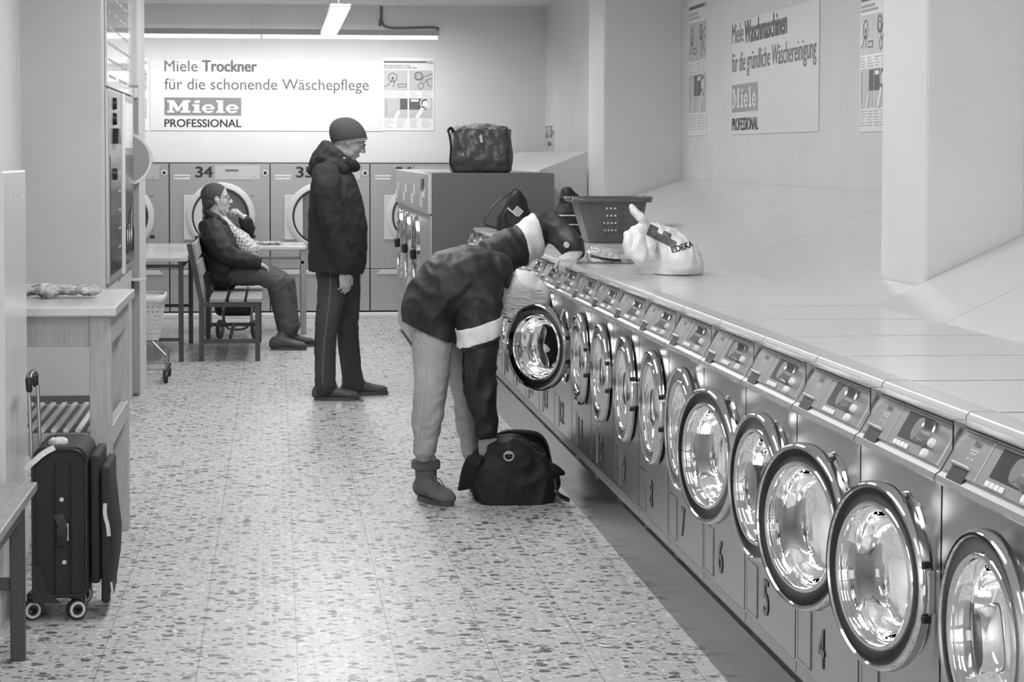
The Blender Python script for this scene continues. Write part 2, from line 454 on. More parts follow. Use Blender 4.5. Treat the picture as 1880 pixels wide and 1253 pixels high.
def bm_size_of(ch, bold):
    if (ch, bold) not in _cap:
        b = text_bm(ch, 1.0, bold, 'LEFT'); s = bm_size(b); b.free(); _cap[(ch, bold)] = s[3] - s[2] * 0
    return _cap[(ch, bold)]
def frame(origin, right, up):
    """matrix placing a flat drawing (x right, y up, z towards the viewer)"""
    r, u = V(right).normalized(), V(up).normalized(); n = r.cross(u)
    m = Matrix((r, u, n)).transposed().to_4x4(); m.translation = V(origin); return m
def rect(bm, x0, y0, x1, y1, z=0):
    quad(bm, V((x0, y0, z)), V((x1, y0, z)), V((x1, y1, z)), V((x0, y1, z))); return bm
def put(bm, mtx): bmesh.ops.transform(bm, matrix=mtx, verts=bm.verts); return bm
def thicken(bm, t, n):                # give a flat drawing in any plane a thickness t along n
    n = V(n).normalized() * t
    g = bmesh.ops.extrude_face_region(bm, geom=bm.faces[:])
    bmesh.ops.translate(bm, verts=[v for v in g['geom'] if isinstance(v, bmesh.types.BMVert)], vec=n)
    return bm
def slab_logo():
    """heavy slab letters M i e l e in a box 4.3 wide and 1 tall (letters only, 0.12..0.88 high), flat"""
    b = new()
    def poly(pts):
        vs2 = [b.verts.new((x, y, 0)) for x, y in pts]; f = b.faces.new(vs2); f.normal_update(); bmesh.ops.triangulate(b, faces=[f])
    # M
    poly([(.10, .0), (.52, .0), (.52, .16), (.42, .16), (.42, .58), (.64, .10), (.74, .10), (.98, .60), (.98, .16), (.86, .16), (.86, .0), (1.42, .0), (1.42, .16), (1.30, .16), (1.30, .84), (1.42, .84), (1.42, 1.0), (1.02, 1.0), (.75, .44), (.49, 1.0), (.10, 1.0), (.10, .84), (.22, .84), (.22, .16), (.10, .16)])
    # i
    poly([(1.54, 0), (2.02, 0), (2.02, .14), (1.93, .14), (1.93, .68), (1.54, .68), (1.54, .54), (1.64, .54), (1.64, .14), (1.54, .14)])
    poly([(1.62, .78), (1.93, .78), (1.98, 1.0), (1.70, .98)])
    def e(cx):
        n = 28; ro, ri = .36, .15
        a0, a1 = math.radians(0), math.radians(326)
        for k in range(n):
            t0 = a0 + (a1 - a0) * k / n; t1 = a0 + (a1 - a0) * (k + 1) / n
            quad(b, (cx + ri * 1.0 * math.cos(t0), .34 + ri * 1.35 * math.sin(t0), 0), (cx + ro * math.cos(t0), .34 + ro * math.sin(t0), 0),
                 (cx + ro * math.cos(t1), .34 + ro * math.sin(t1), 0), (cx + ri * math.cos(t1), .34 + ri * 1.35 * math.sin(t1), 0))
        rect(b, cx - .2, .29, cx + .36, .385, .0006)
    e(2.44)
    poly([(2.88, 0), (3.38, 0), (3.38, .14), (3.28, .14), (3.28, 1.0), (2.88, 1.0), (2.88, .86), (2.98, .86), (2.98, .14), (2.88, .14)])
    e(3.80)
    return b          # spans x .10..4.16, y 0..1
def project(bm, target, direction, lift=.0015):
    """lay a flat drawing onto the surface of target along direction (world space, target not moved)"""
    bmt = bmesh.new(); bmt.from_mesh(target.data); off = V((0, 0, 0)); p = target
    while p is not None: off += p.location; p = p.parent
    bmesh.ops.translate(bmt, verts=bmt.verts, vec=off)
    tree = BVHTree.FromBMesh(bmt); d = V(direction).normalized(); miss = []
    for v in bm.verts:
        h = tree.ray_cast(v.co - d * .5, d)
        if h[0] is not None: v.co = h[0] - d * lift
        else: miss.append(v)
    if miss: bmesh.ops.delete(bm, geom=miss, context='VERTS')
    bmt.free(); return bm
def cut_fine(bm, maxlen):
    for _ in range(6):
        es = [e for e in bm.edges if e.calc_length() > maxlen]
        if not es: break
        bmesh.ops.subdivide_edges(bm, edges=es, cuts=1)
        bmesh.ops.triangulate(bm, faces=[f for f in bm.faces if len(f.verts) > 4])
    return bm
def clamp_plane(bm, co, no):
    """press everything beyond a plane back onto it (a clean hem)"""
    co, no = V(co), V(no).normalized()
    for v in bm.verts:
        d = (v.co - co).dot(no)
        if d > 0: v.co -= no * d
    return bm
def keep_largest(bm):
    seen = set(); best = []
    for v in bm.verts:
        if v in seen: continue
        st = [v]; isl = []; seen.add(v)
        while st:
            q = st.pop(); isl.append(q)
            for e in q.link_edges:
                o = e.other_vert(q)
                if o not in seen: seen.add(o); st.append(o)
        if len(isl) > len(best): best = isl
    keep = set(best); bmesh.ops.delete(bm, geom=[v for v in bm.verts if v not in keep], context='VERTS'); return bm
# ---------------------------------------------------------------- the setting
def AX(px, py, X):                # the point on the plane x = X seen at a pixel of the photograph
    d = ROT @ V(((px - 940) / FPX, (626.5 - py) / FPX + SHY * 1880 / FPX, -1))
    return CAM + d * ((X - CAM.x) / d.x)
ZC = 2.865
XM = 1.228                        # plane of the washer fronts
YD = 21.2                         # plane of the dryer fronts
struct('floor', box(new(), (-3.3, -3.3, -.12), (3.1, 22.4, 0)), 'floor')
struct('ceiling', box(new(), (-3.3, -3.3, ZC), (3.1, 22.4, ZC + .1)), 'ceiling')
b = new(); box(b, (-3.3, YD + .05, 1.42), (3.1, YD + .25, ZC)); box(b, (-3.3, 22.2, 0), (3.1, 22.4, 1.42))
struct('wall_back', b, 'wall')
b = new(); box(b, (2.5, 15.6, 0), (2.9, YD + .05, ZC)); box(b, (2.77, 7.6, 0), (3.1, 15.6, ZC)); box(b, (2.377, -3.1, 0), (3.1, 7.2, ZC))
struct('wall_right', b, 'wall')
struct('trim_1', box(new(), (2.055, 7.12, 0), (3.0, 7.65, ZC), .012), 'wall')       # pillar between the bays
struct('trim_2', box(new(), (2.235, 15.58, 0), (3.0, 16.35, ZC), .012), 'wall')     # far pillar
b = new(); box(b, (-1.5, -3.1, 0), (-1.3, 11.94, ZC)); box(b, (-3.3, 14.9, 0), (-3.1, YD + .05, ZC))
struct('wall_left', b, 'wall')
b = new(); box(b, (-3.2, 11.94, 0), (-.885, 14.3, ZC), .01)
struct('wall_left', b, 'wall_grey').name = 'wall_partition'
struct('trim_3', box(new(), (-3.1, 14.3, 0), (-.84, 14.95, ZC), .012), 'wall')      # pillar at the end of the partition
b = new(); box(b, (-3.3, -3.3, 0), (-1.1, -3.1, ZC)); box(b, (2.1, -3.3, 0), (3.1, -3.1, ZC))
box(b, (-1.1, -3.3, 0), (2.1, -3.1, .5)); box(b, (-1.1, -3.3, 2.6), (2.1, -3.1, ZC))
struct('wall_front', b, 'wall')
# boards sloping from the back of the washers up to the wall
def slope_board(name, prof, y0, y1, seams):
    b = new(); ys = [y0] + seams + [y1]
    for a, c in zip(ys, ys[1:]):
        prism(b, prof, 'y', a + .0035, c - .0035)
    return struct(name, b, 'board')
def under(name, prof, y0, y1):
    return struct(name, prism(new(), [(x, z - .012) if z > .7 else (x, z) for x, z in prof], 'y', y0, y1), 'ink_mid')
P1 = [(1.892, .6), (1.892, 1.02), (2.765, 1.33), (2.765, .6)]
slope_board('trim_4', P1, 7.655, 15.575, [8.6, 9.68, 10.9, 12.1, 13.3, 14.4])
under('trim_5', P1, 7.66, 15.57)
P2 = [(1.892, .6), (1.892, 1.02), (2.05, 1.079), (2.05, .6)]
struct('trim_6', prism(new(), P2, 'y', 7.115, 7.652), 'board')
P3 = [(1.892, .6), (1.892, 1.02), (2.372, 1.243), (2.372, .6)]
slope_board('trim_7', P3, 2.0, 7.112, [3.4, 4.9, 6.35])
under('trim_8', P3, 2.0, 7.1)
# box with a sloping lid behind the tall machines
b = new(); prism(b, [(1.885, .3), (1.885, 1.385), (2.23, 1.52), (2.23, .3)], 'y', 16.36, YD - .02)
struct('trim_9', b, 'board')
# polished plinth under the washers, and the pale step under the dryers
struct('trim_10', box(new(), (1.275, 3.0, 0), (1.9, 14.9, .222), .004), 'plinth')
b = new(); box(b, (-3.0, YD - .26, 0), (2.48, YD + .9, .035), .004); struct('trim_11', b, 'wall')
# dark tiles along the foot of the partition
b = new()
for i in range(8):
    for k in range(4):
        x = -1.298 + i * .0515; z = .004 + k * .0625
        box(b, (x + .001, 11.922, z), (x + .0495, 11.94, z + .0595), .002)
struct('baseboard_left', b, 'tile')
b = new(); box(b, (-1.298, 11.93, 0), (-.887, 11.9405, .252)); struct('trim_12', b, 'grout')

# ---------------------------------------------------------------- lamps
# strip lamp along the back wall: housing, lit tubes, hung from the ceiling
YL = YD - .75
pl = A(240, 64, YL); pr = A(803, 70, YL); zt = pr.z
t = thing('strip_lamp', (0, YL, zt), 'long fluorescent strip lamp along the back wall above the big white sign', 'lamp')
b = new(); box(b, (-2.1, YL - .035, zt + .018), (pr.x + .015, YL + .035, zt + .068), .004); obj('housing', b, 'lampbody', t, world=True)
for x in (-1.6, -.2, 1.1):
    b = new(); tube(b, [(x, YL + .01, zt + .06), (x, YL + .01, ZC)], .0015, 6); obj('suspension_rod', b, 'lampbody', t, world=True)
xj = A(480, 68, YL).x
for a, c in ((-2.05, xj - .012), (xj + .012, pr.x)):
    b = new(); tube(b, [(a, YL, zt), (a + .02, YL, zt), (c - .03, YL, zt), (c, YL, zt)], .013, 12)
    tag(obj('tube', b, 'tube', t, smooth=True, world=True), 'lit white tube')
    area('strip_lamp_light', ((a + c) / 2, YL + .01, zt - .025), c - a, .03, 10, (math.radians(14), 0, 0))
# ceiling lamp over the aisle, running away from the viewer
p0 = A(604, 62, 19.6); p1 = A(625, 13, 16.3); zl = 2.57
t = thing('ceiling_lamp', (.42, 18, zl), 'bright rectangular fluorescent lamp hanging under the ceiling near the strip lamp', 'lamp')
y0, y1 = 16.3, 19.9; xc = AX(604, 62, p0.x).x
xa = (A(608, 13, y0).x + A(642, 13, y0).x) / 2; xb = (A(590, 62, y1).x + A(618, 62, y1).x) / 2; xc = (xa + xb) / 2
za = A(625, 14, y0).z; zb = A(604, 62, y1).z; zl = (za + zb) / 2
t.location = (xc, (y0 + y1) / 2, zl)
b = new(); box(b, (xc - .075, y0 - .02, zl + .004), (xc + .075, y1 + .02, zl + .024), .006); obj('housing', b, 'lampbody', t, world=True)
b = new(); box(b, (xc - .068, y0, zl - .008), (xc + .068, y1, zl + .006), .004); tag(obj('diffuser', b, 'diffuser', t, world=True), 'glowing white diffuser')
area('ceiling_lamp_light', (xc, (y0 + y1) / 2, zl - .03), .13, y1 - y0, 18)
for y in (y0 + .5, y1 - .5):
    b = new(); tube(b, [(xc, y, zl + .02), (xc, y, ZC)], .002, 8); obj('suspension_rod', b, 'lampbody', t, world=True)
# thin conduit above the strip lamp and the loose cable
b = new(); q0 = A(240, 56, YD + .03); q1 = A(800, 60, YD + .03); tube(b, [q0, q1], .008, 8)
tag(obj('wall_conduit', b, 'greycable', smooth=True), 'thin grey conduit on the back wall just above the strip lamp', 'conduit')
b = new(); tube(b, [A(700, 8, YD + .03), A(700, 30, YD + .035), A(701, 42, YD + .03), A(708, 51, YD + .03), A(740, 52, YD + .03), A(795, 50, YD + .03), A(805, 52, YD + .02), A(803, 57, YD + .02), A(799, 57, YD + .02)], .011, 8, smooth=2)
tube(b, [A(699, 34, YD + .02), A(697, 48, YD + .02)], .012, 8)
tag(obj('lamp_cable', b, 'greycable', smooth=True), 'loose grey cable dropping from the ceiling and bending along the back wall', 'cable')

# ---------------------------------------------------------------- signs and posters
def flat_piece(name, b, mtx, m, parent, lift):
    put(b, Matrix.Translation(V((0, 0, lift)))); put(b, mtx)
    return obj(name, b, m, parent, world=True)
def sign_board(label, lab_w, plane, x0, x1, yt, yb, lines, logo, prof, extra=None):
    """plane(px,py) -> point; the sign's flat frame has its origin at the lower left corner"""
    o = plane(x0, yb); r = plane(x1, yb) - o; w = r.length; r.normalize()
    r.z = 0; r.normalize(); u = V((0, 0, 1)); n = r.cross(u)
    h = (plane(x0, yt) - o).z
    mtx = frame(o, r, u)
    def loc(px, py):
        q = plane(px, py) - o; return q.dot(r), q.z
    t = thing('wall_sign', o, label, 'sign')
    b = new(); box(b, (0, 0, -.0), (w, h, .007), .002); put(b, mtx); obj('board', b, 'sign', t, world=True)
    for s, (ax, ay), (bx, by), cap, bold in lines:
        xa, ya = loc(ax, ay); xb, _ = loc(bx, by); _, yt2 = loc(ax, cap)
        flat_piece('lettering', fit_text(s, xa, xb, ya, yt2 - ya, bold), mtx, 'ink_mid', t, .0085)
    (ax, ay), (bx, by) = logo; xa, ya = loc(ax, by); xb, _ = loc(bx, by); _, yt2 = loc(ax, ay)
    lb = new(); rect(lb, xa, ya, xb, yt2); flat_piece('logo_panel', lb, mtx, 'logo', t, .0083)
    lg = slab_logo(); sx = (xb - xa) * .93 / 4.06; sy = (yt2 - ya) * .70
    for v in lg.verts: v.co = V((xa + (xb - xa) * .035 + (v.co.x - .1) * sx, ya + (yt2 - ya) * .15 + v.co.y * sy, v.co.z))
    flat_piece('logo_letters', lg, mtx, 'sign', t, .0095)
    (ax, ay), (bx, by), cap = prof; xa, ya = loc(ax, ay); xb, _ = loc(bx, by); _, yt2 = loc(ax, cap)
    flat_piece('lettering', fit_text('PROFESSIONAL', xa, xb, ya, yt2 - ya, .012), mtx, 'ink', t, .0085)
    return t, mtx, loc
wallB = lambda px, py: A(px, py, YD + .05)
wallR = lambda px, py: AX(px, py, 2.77)
sign_board('long white lettered sign on the back wall above the dryers', None, wallB, 276, 702, 108, 240,
    [('Miele', (302, 131), (363, 131), 111, .003), ('Trockner', (371, 131), (472, 131), 111, .022),
     ('für die schonende Wäschepflege', (302, 164), (677, 164), 144, .002)],
    ((302, 179), (443, 212)), ((302, 233), (443, 233), 219))
sign_board('white lettered sign on the right-hand wall between two narrow posters', None, wallR, 1344, 1504, 42, 248,
    [('Miele', (1346, 81), (1367, 81), 46, .003), ('Waschmaschinen', (1369, 79), (1447, 66), 39, .022),
     ('für die gründliche Wäschereinigung', (1346, 133), (1501, 117), 99, .002)],
    ((1346, 157), (1393, 207)), ((1346, 240), (1394, 240), 218))

def poster(label, plane, x0, x1, yt, yb, style=0, title=None, m='poster'):
    o = plane(x0, yb); r = plane(x1, yb) - o; w = r.length; r.z = 0; r.normalize(); u = V((0, 0, 1))
    h = (plane(x0, yt) - o).z; mtx = frame(o, r, u)
    t = thing('instruction_poster', o, label, 'poster')
    b = new(); box(b, (0, 0, 0), (w, h, .006), .001); put(b, mtx); obj('sheet', b, m, t, world=True)
    R = lambda bb, a, c, d, e: rect(bb, a * w, c * h, d * w, e * h)
    b = new(); R(b, .03, .93, .86, .955); flat_piece('heading_bar', b, mtx, 'ink_mid', t, .007)
    b = new(); R(b, .87, .915, .98, .96); flat_piece('heading_mark', b, mtx, 'ink_soft', t, .007)
    if title:
        for s, yy in title: flat_piece('lettering', fit_text(s, .03 * w, (.03 + .016 * len(s)) * w, yy * h, .022 * h, .01), mtx, 'ink_mid', t, .007)
    else:
        b = new(); R(b, .03, .885, .5, .905); R(b, .03, .855, .62, .873); flat_piece('heading_lines', b, mtx, 'ink_soft', t, .007)
    b = new()
    for (a, c, d, e) in ((.03, .55, .485, .83), (.515, .55, .97, .83), (.03, .17, .485, .45), (.515, .17, .97, .45)):
        R(b, a, c, d, e)
    flat_piece('picture', b, mtx, 'poster_grey', t, .0068)
    rng = random.Random(style)                     # captions as fine lines
    for c in (.53, .15):
        b = new()
        for (a, d) in ((.03, .24), (.27, .48), (.53, .72), (.76, .96)):
            for k in range(4 if c > .4 else 6):
                R(b, a, c - .02 * k - .006, a + (d - a) * rng.uniform(.55, 1), c - .02 * k)
        flat_piece('caption_lines', b, mtx, 'ink_soft', t, .007)
    def ring(bb, cx, cy, ro, ri, n=28, asp=1):
        for k in range(n):
            a0, a1 = 2 * PI * k / n, 2 * PI * (k + 1) / n
            quad(bb, *[V(((cx * w) + rr * w * math.cos(an), (cy * h) + rr * w * math.sin(an) * asp, 0)) for rr, an in ((ri, a0), (ro, a0), (ro, a1), (ri, a1))])
    def line(bb, pts, wd):
        for (ax, ay), (bx, by) in zip(pts, pts[1:]):
            p, q = V((ax * w, ay * h, 0)), V((bx * w, by * h, 0)); nn = V((-(q - p).y, (q - p).x, 0)).normalized() * wd * w / 2
            quad(bb, p - nn, q - nn, q + nn, p + nn)
    b = new()
    ring(b, .2, .73, .09, .075); ring(b, .2, .72, .025, 0); line(b, [(.03, .6), (.1, .62), (.2, .7), (.24, .66), (.2, .6)], .012)
    line(b, [(.30, .64), (.46, .64), (.46, .6), (.30, .6), (.30, .64)], .012)
    flat_piece('drawing', b, mtx, 'ink_mid', t, .0075); b = new()
    ring(b, .70, .75, .085, .065); ring(b, .70, .74, .05, .04)
    line(b, [(.97, .78), (.8, .74), (.74, .66), (.79, .64), (.86, .7)], .012); line(b, [(.86, .7), (.97, .72)], .012); line(b, [(.74, .66), (.68, .62), (.73, .57), (.79, .59), (.79, .64)], .012); line(b, [(.86, .7), (.88, .62), (.97, .6)], .012)
    flat_piece('drawing', b, mtx, 'ink_mid', t, .0075); b = new()
    line(b, [(.08, .2), (.08, .43)], .008)
    flat_piece('drawing', b, mtx, 'ink_mid', t, .0075)
    b = new(); R(b, .34, .29, .485, .44); R(b, .515, .29, .86, .44); flat_piece('dark_panel', b, mtx, 'ink_mid', t, .0075)
    b = new(); ring(b, .83, .38, .105, .085); ring(b, .83, .37, .06, 0); R(b, .55, .40, .70, .43)
    line(b, [(.66, .17), (.80, .34)], .07); flat_piece('pale_drawing', b, mtx, 'poster', t, .008); b = new(); line(b, [(.25, .17), (.32, .27)], .06)
    flat_piece('pale_drawing', b, mtx, 'poster', t, .008)
    return t
poster('white instruction poster at the right end of the long sign on the back wall', wallB, 702, 797, 106, 240, 1, [('Bedienungsanleitung für Trockner', .885), ('Operating instructions for tumble dryers', .855)])
poster('poster beside the partition at the left end of the long back wall sign', wallB, 178, 273, 106, 240, 2)
poster('narrow-looking instruction poster left of the sign on the right-hand wall', wallR, 1265, 1297.5, 4, 250, 3)
poster('glossy instruction poster right of the right-hand wall sign, beside the pillar', wallR, 1580, 1632, -12, 243, 4)
poster('small notice high on the far right-hand wall beside the back corner', lambda px, py: AX(px, py, 2.5), 1002, 1018, 230, 284, 5)
# ---------------------------------------------------------------- washing machines
PITCH_W = .594; Z0 = .225
def plate_hole(bm, y0, y1, z0, z1, cy, cz, r, x0, x1, n=64):
    """plate facing -x with a round hole"""
    ring = [(cy + r * math.cos(2 * PI * k / n), cz + r * math.sin(2 * PI * k / n)) for k in range(n)]
    def out(k):
        a = 2 * PI * k / n; c, s = math.cos(a), math.sin(a)
        tx = ((y1 - cy) / c if c > 1e-9 else (y0 - cy) / c if c < -1e-9 else 1e9)
        tz = ((z1 - cz) / s if s > 1e-9 else (z0 - cz) / s if s < -1e-9 else 1e9)
        t = min(tx, tz); return (cy + t * c, cz + t * s)
    outer = [out(k) for k in range(n)]
    # pull the nearest outer points onto the corners
    for cy_, cz_ in ((y0, z0), (y0, z1), (y1, z0), (y1, z1)):
        k = min(range(n), key=lambda i: (outer[i][0] - cy_) ** 2 + (outer[i][1] - cz_) ** 2); outer[k] = (cy_, cz_)
    L = []
    for x in (x0, x1):
        L.append(([bm.verts.new((x, a, b)) for a, b in ring], [bm.verts.new((x, a, b)) for a, b in outer]))
    for k in range(n):
        k2 = (k + 1) % n
        (r0, o0), (r1, o1) = L
        bm.faces.new((r0[k], o0[k], o0[k2], r0[k2])); bm.faces.new((r1[k], r1[k2], o1[k2], o1[k]))
        bm.faces.new((r0[k], r0[k2], r1[k2], r1[k])); bm.faces.new((o0[k], o1[k], o1[k2], o0[k2]))
    return bm
W = .588; CY = .222; CZ = .455; DR = .187
def washer_proto():
    t = thing('washing_machine', (XM, 4.714, Z0), 'x', 'washing machine', group='front-loading washers in the long row')
    # shell without a front, the front plate, the foot
    b = new(); box(b, (.02, .002, .0), (.655, W - .002, .785)); bmesh.ops.delete(b, geom=[f for f in b.faces if f.calc_center_median().x < .03], context='FACES')
    obj('body', b, 'steel', t)
    b = plate_hole(new(), .002, W - .002, .072, .672, CY, CZ, .152, 0, .02)
    obj('front_panel', b, 'steel', t)
    b = new(); prism(b, [(.016, .022), (.002, .04), (.004, .069), (.05, .069), (.05, .022)], 'y', .001, W - .001)
    obj('base', b, 'panel', t)
    b = new(); box(b, (.03, .0, -.003), (.06, W, .024)); obj('foot', b, 'black', t)
    # porthole: gasket, drum
    b = new(); lathe(b, [(.152, .0), (.160, -.006), (.165, .004), (.150, .02), (.140, .045), (.146, .06)], (0, CY, CZ), (1, 0, 0), 56); p = obj('porthole', b, 'chrome', t, smooth=True)
    b = new(); lathe(b, [(.146, .05), (.136, .07), (.140, .09), (.19, .10)], (0, CY, CZ), (1, 0, 0), 56); obj('gasket', b, 'rubber', p, smooth=True)
    b = new(); lathe(b, [(.19, .10), (.225, .12), (.225, .42), (.0, .44)], (0, CY, CZ), (1, 0, 0), 48)
    for k in range(3):
        a = 2 * PI * k / 3 + .5; m = Matrix.Translation((0, CY, CZ)) @ Matrix.Rotation(a, 4, 'X')
        box(b, (.13, -.02, .17), (.41, .02, .222), .012, m)
    obj('drum', b, 'drum', p, smooth=True)
    # door: origin on the hinge axis at the near side
    d = new(); c = (-.012, DR - .002, CZ)
    prof = [(.134, .009), (.134, -.010), (.137, -.017), (.141, -.0185), (.145, -.016), (.147, -.011), (.172, -.014), (.175, -.019), (.180, -.019), (.185, -.013), (.187, -.004), (.187, .006), (.183, .009)]
    lathe(d, prof, c, (1, 0, 0), 72, closed=True)
    do = obj('door', d, 'chrome', t, smooth=True, sharp=50); do.location = (0, CY - DR + .002, 0)
    b = new(); lathe(b, [(.1465, -.0118), (.159, -.0148), (.1728, -.0152)], c, (1, 0, 0), 72); tag(obj('ring_face', b, 'ringdark', do, smooth=True), 'smoked chrome ring face')
    outer_ = [(.1355, -.004), (.130, .002), (.124, .030), (.121, .050), (.116, .066), (.106, .078), (.085, .085), (.05, .088), (0, .089)]
    inner_ = [(r_ - .0045 if r_ > .09 else r_, h_ - .005) for r_, h_ in outer_]; inner_[0] = (.1355, -.009)
    b = new(); lathe(b, outer_, c, (1, 0, 0), 64); lathe(b, inner_[::-1], c, (1, 0, 0), 64)
    tag(obj('door_glass', b, 'glass', do, smooth=True, sharp=0), 'clear bowl-shaped door glass')
    for z in (-.052, .052):
        b = new(); box(b, (-.026, -.004, CZ + z - .007), (-.008, .005, CZ + z + .007), .002); tag(obj('hinge_block', b, 'black', do), 'small black hinge block')
    b = new(); box(b, (-.016, -.003, CZ - .042), (.0, .008, CZ + .042), .003); obj('hinge_bracket', b, 'chrome', do)
    # control panel (sloping), front ledge, top strip, lid
    zt0, zt1 = .674, .770; xs = .043
    b = new(); prism(b, [(-.012, .668), (-.016, .674), (-.012, .684), (-.003, .690), (xs, zt1), (.10, zt1), (.10, .668)], 'y', .002, W - .002)
    cp = obj('control_panel', b, 'panel', t)
    b = new(); prism(b, [(xs + .001, .772), (xs, .778), (xs + .002, .792), (xs + .007, .798), (xs + .014, .7995), (xs + .06, .7995), (xs + .06, .772)], 'y', .0015, W - .0015)
    obj('top_strip', b, 'enamel_strip', t, smooth=True)
    b = new(); box(b, (xs + .0605, .010, .775), (.655, W - .010, .7985), .002); obj('lid', b, 'enamel', t)
    b = new(); box(b, (xs + .061, -.0025, .776), (.654, .0095, .7965)); obj('lid_joint', b, 'darkgrey', t)
    # things on the panel: drawn in the panel's plane, x to the viewer's right (= -y), y up the slope
    lo, hi = V((-.003, W, .690)), V((xs, W, zt1)); up = (hi - lo); LH = up.length
    PM = frame(lo, (0, -1, 0), up)
    def pb(x0, y0, x1, y1, d0, d1, bev=0): b = new(); box(b, (x0, y0, d0), (x1, y1, d1), bev); return put(b, PM)
    dr = obj('detergent_drawer', pb(.022, .004, .195, LH - .004, -.002, .0035, .002), 'panel', t)
    obj('drawer_grip', pb(.045, .020, .150, .027, .002, .0095, .002), 'panel', dr)
    tag(obj('grip_recess', pb(.052, -.010, .146, .020, .0025, .0042), 'black', dr), 'dark grip recess')
    lg = slab_logo()
    for v in lg.verts: v.co = V((.10 + v.co.x * .010, .066 + v.co.y * .011, .004))
    put(lg, PM); obj('logo_print', lg, 'ink_mid', dr)
    b = new()
    for x0, x1, y in ((.098, .145, .057), (.102, .14, .051), (.10, .118, .040), (.125, .142, .040)): rect(b, x0, y, x1, y + .003, .004)
    put(b, PM); obj('print_lines', b, 'ink_soft', dr)
    fr = obj('control_plate', pb(.205, .004, .56, LH - .004, -.002, .003, .002), 'panel', t)
    tag(obj('display', pb(.255, .026, .42, LH - .010, .003, .0045, .001), 'display', fr), 'dark smoked display window')
    b = new(); lathe(b, [(.0, .030), (.022, .030), (.0245, .027), (.025, .008), (.028, .005), (.028, .0)], (.438, .052, .003), (0, 0, 1), 40); put(b, PM); tag(obj('program_knob', b, 'knob', fr, smooth=True), 'large silver programme knob')
    for k in range(4): obj('push_button', pb(.258 + k * .026, .008, .278 + k * .026, .019, .003, .007, .002), 'white', fr)
    for x, y in ((.485, .040), (.475, .016)):
        b = new(); lathe(b, [(0, .010), (.008, .010), (.0095, .007), (.0095, 0)], (x, y, .003), (0, 0, 1), 20); put(b, PM); obj('round_button', b, 'white', fr, smooth=True)
    # service flap outline low on the front
    b = new(); y0, y1, z0, z1 = .43, .555, .085, .215
    box(b, (-.0022, y0, z0), (.001, y1, z1), .001); obj('service_flap', b, 'steel', t)
    b = new()
    for lo_, hi_ in (((-.0028, y0 - .003, z0 - .003), (-.0004, y1 + .003, z0)), ((-.0028, y0 - .003, z1), (-.0004, y1 + .003, z1 + .003)), ((-.0028, y0 - .003, z0), (-.0004, y0, z1)), ((-.0028, y1, z0), (-.0004, y1 + .003, z1))):
        box(b, lo_, hi_)
    obj('flap_seam', b, 'ringdark', t)
    return t
OPEN = {2: 5, 3: 15, 4: 18.5, 5: 9, 6: 14, 7: 2.5, 12: 37}
ORD = {13: 'eighth', 14: 'seventh', 15: 'sixth', 16: 'fifth', 17: 'fourth', 18: 'third', 19: 'second'}
LAB = {2: 'steel front-loading washer nearest the viewer at the right edge, door barely ajar',
       3: 'steel front-loading washer with ajar door, just nearer than the one numbered 4',
       4: 'steel front-loading washer numbered 4 with its round door ajar',
       5: 'steel front-loading washer numbered 5 with its round door ajar',
       6: 'steel front-loading washer numbered 6 with its round door ajar',
       7: 'steel front-loading washer numbered 7, door almost shut behind an ajar door',
       8: 'steel front-loading washer numbered 8 with its door shut',
       9: 'steel front-loading washer with shut door, next beyond the one numbered 8',
       10: 'steel washer with shut door, second beyond the one numbered 8',
       11: 'steel washer with shut door, just nearer than the wide open door',
       12: 'steel washer whose round door stands wide open at the white-haired person\'s head',
       20: 'washer at the far end of the row against the tall dark machine'}
proto = washer_proto()
for n in range(2, 21):
    o = proto if n == 2 else dup(proto)
    o.location = (XM, 4.714 + (n - 4) * PITCH_W, Z0)
    o['label'] = LAB.get(n) or f'steel washer mostly hidden behind the bending person, {ORD[n]} from the far end of the row'
for n, o in zip(range(2, 21), sorted([o for o in C.objects if o.name.startswith('washing_machine')], key=lambda o: o.location.y)):
    for ch in o.children:
        if ch.name.startswith('door'): ch.rotation_euler = (0, 0, math.radians(OPEN.get(n, 0)))
    b = fit_text(str(n), 0, .064 if n < 10 else .125, 0, .088, .022); put(b, frame((-.0012, .358 if n < 10 else .385, .113), (0, -1, 0), (0, 0, 1)))
    obj('number', b, 'ink_num', o)

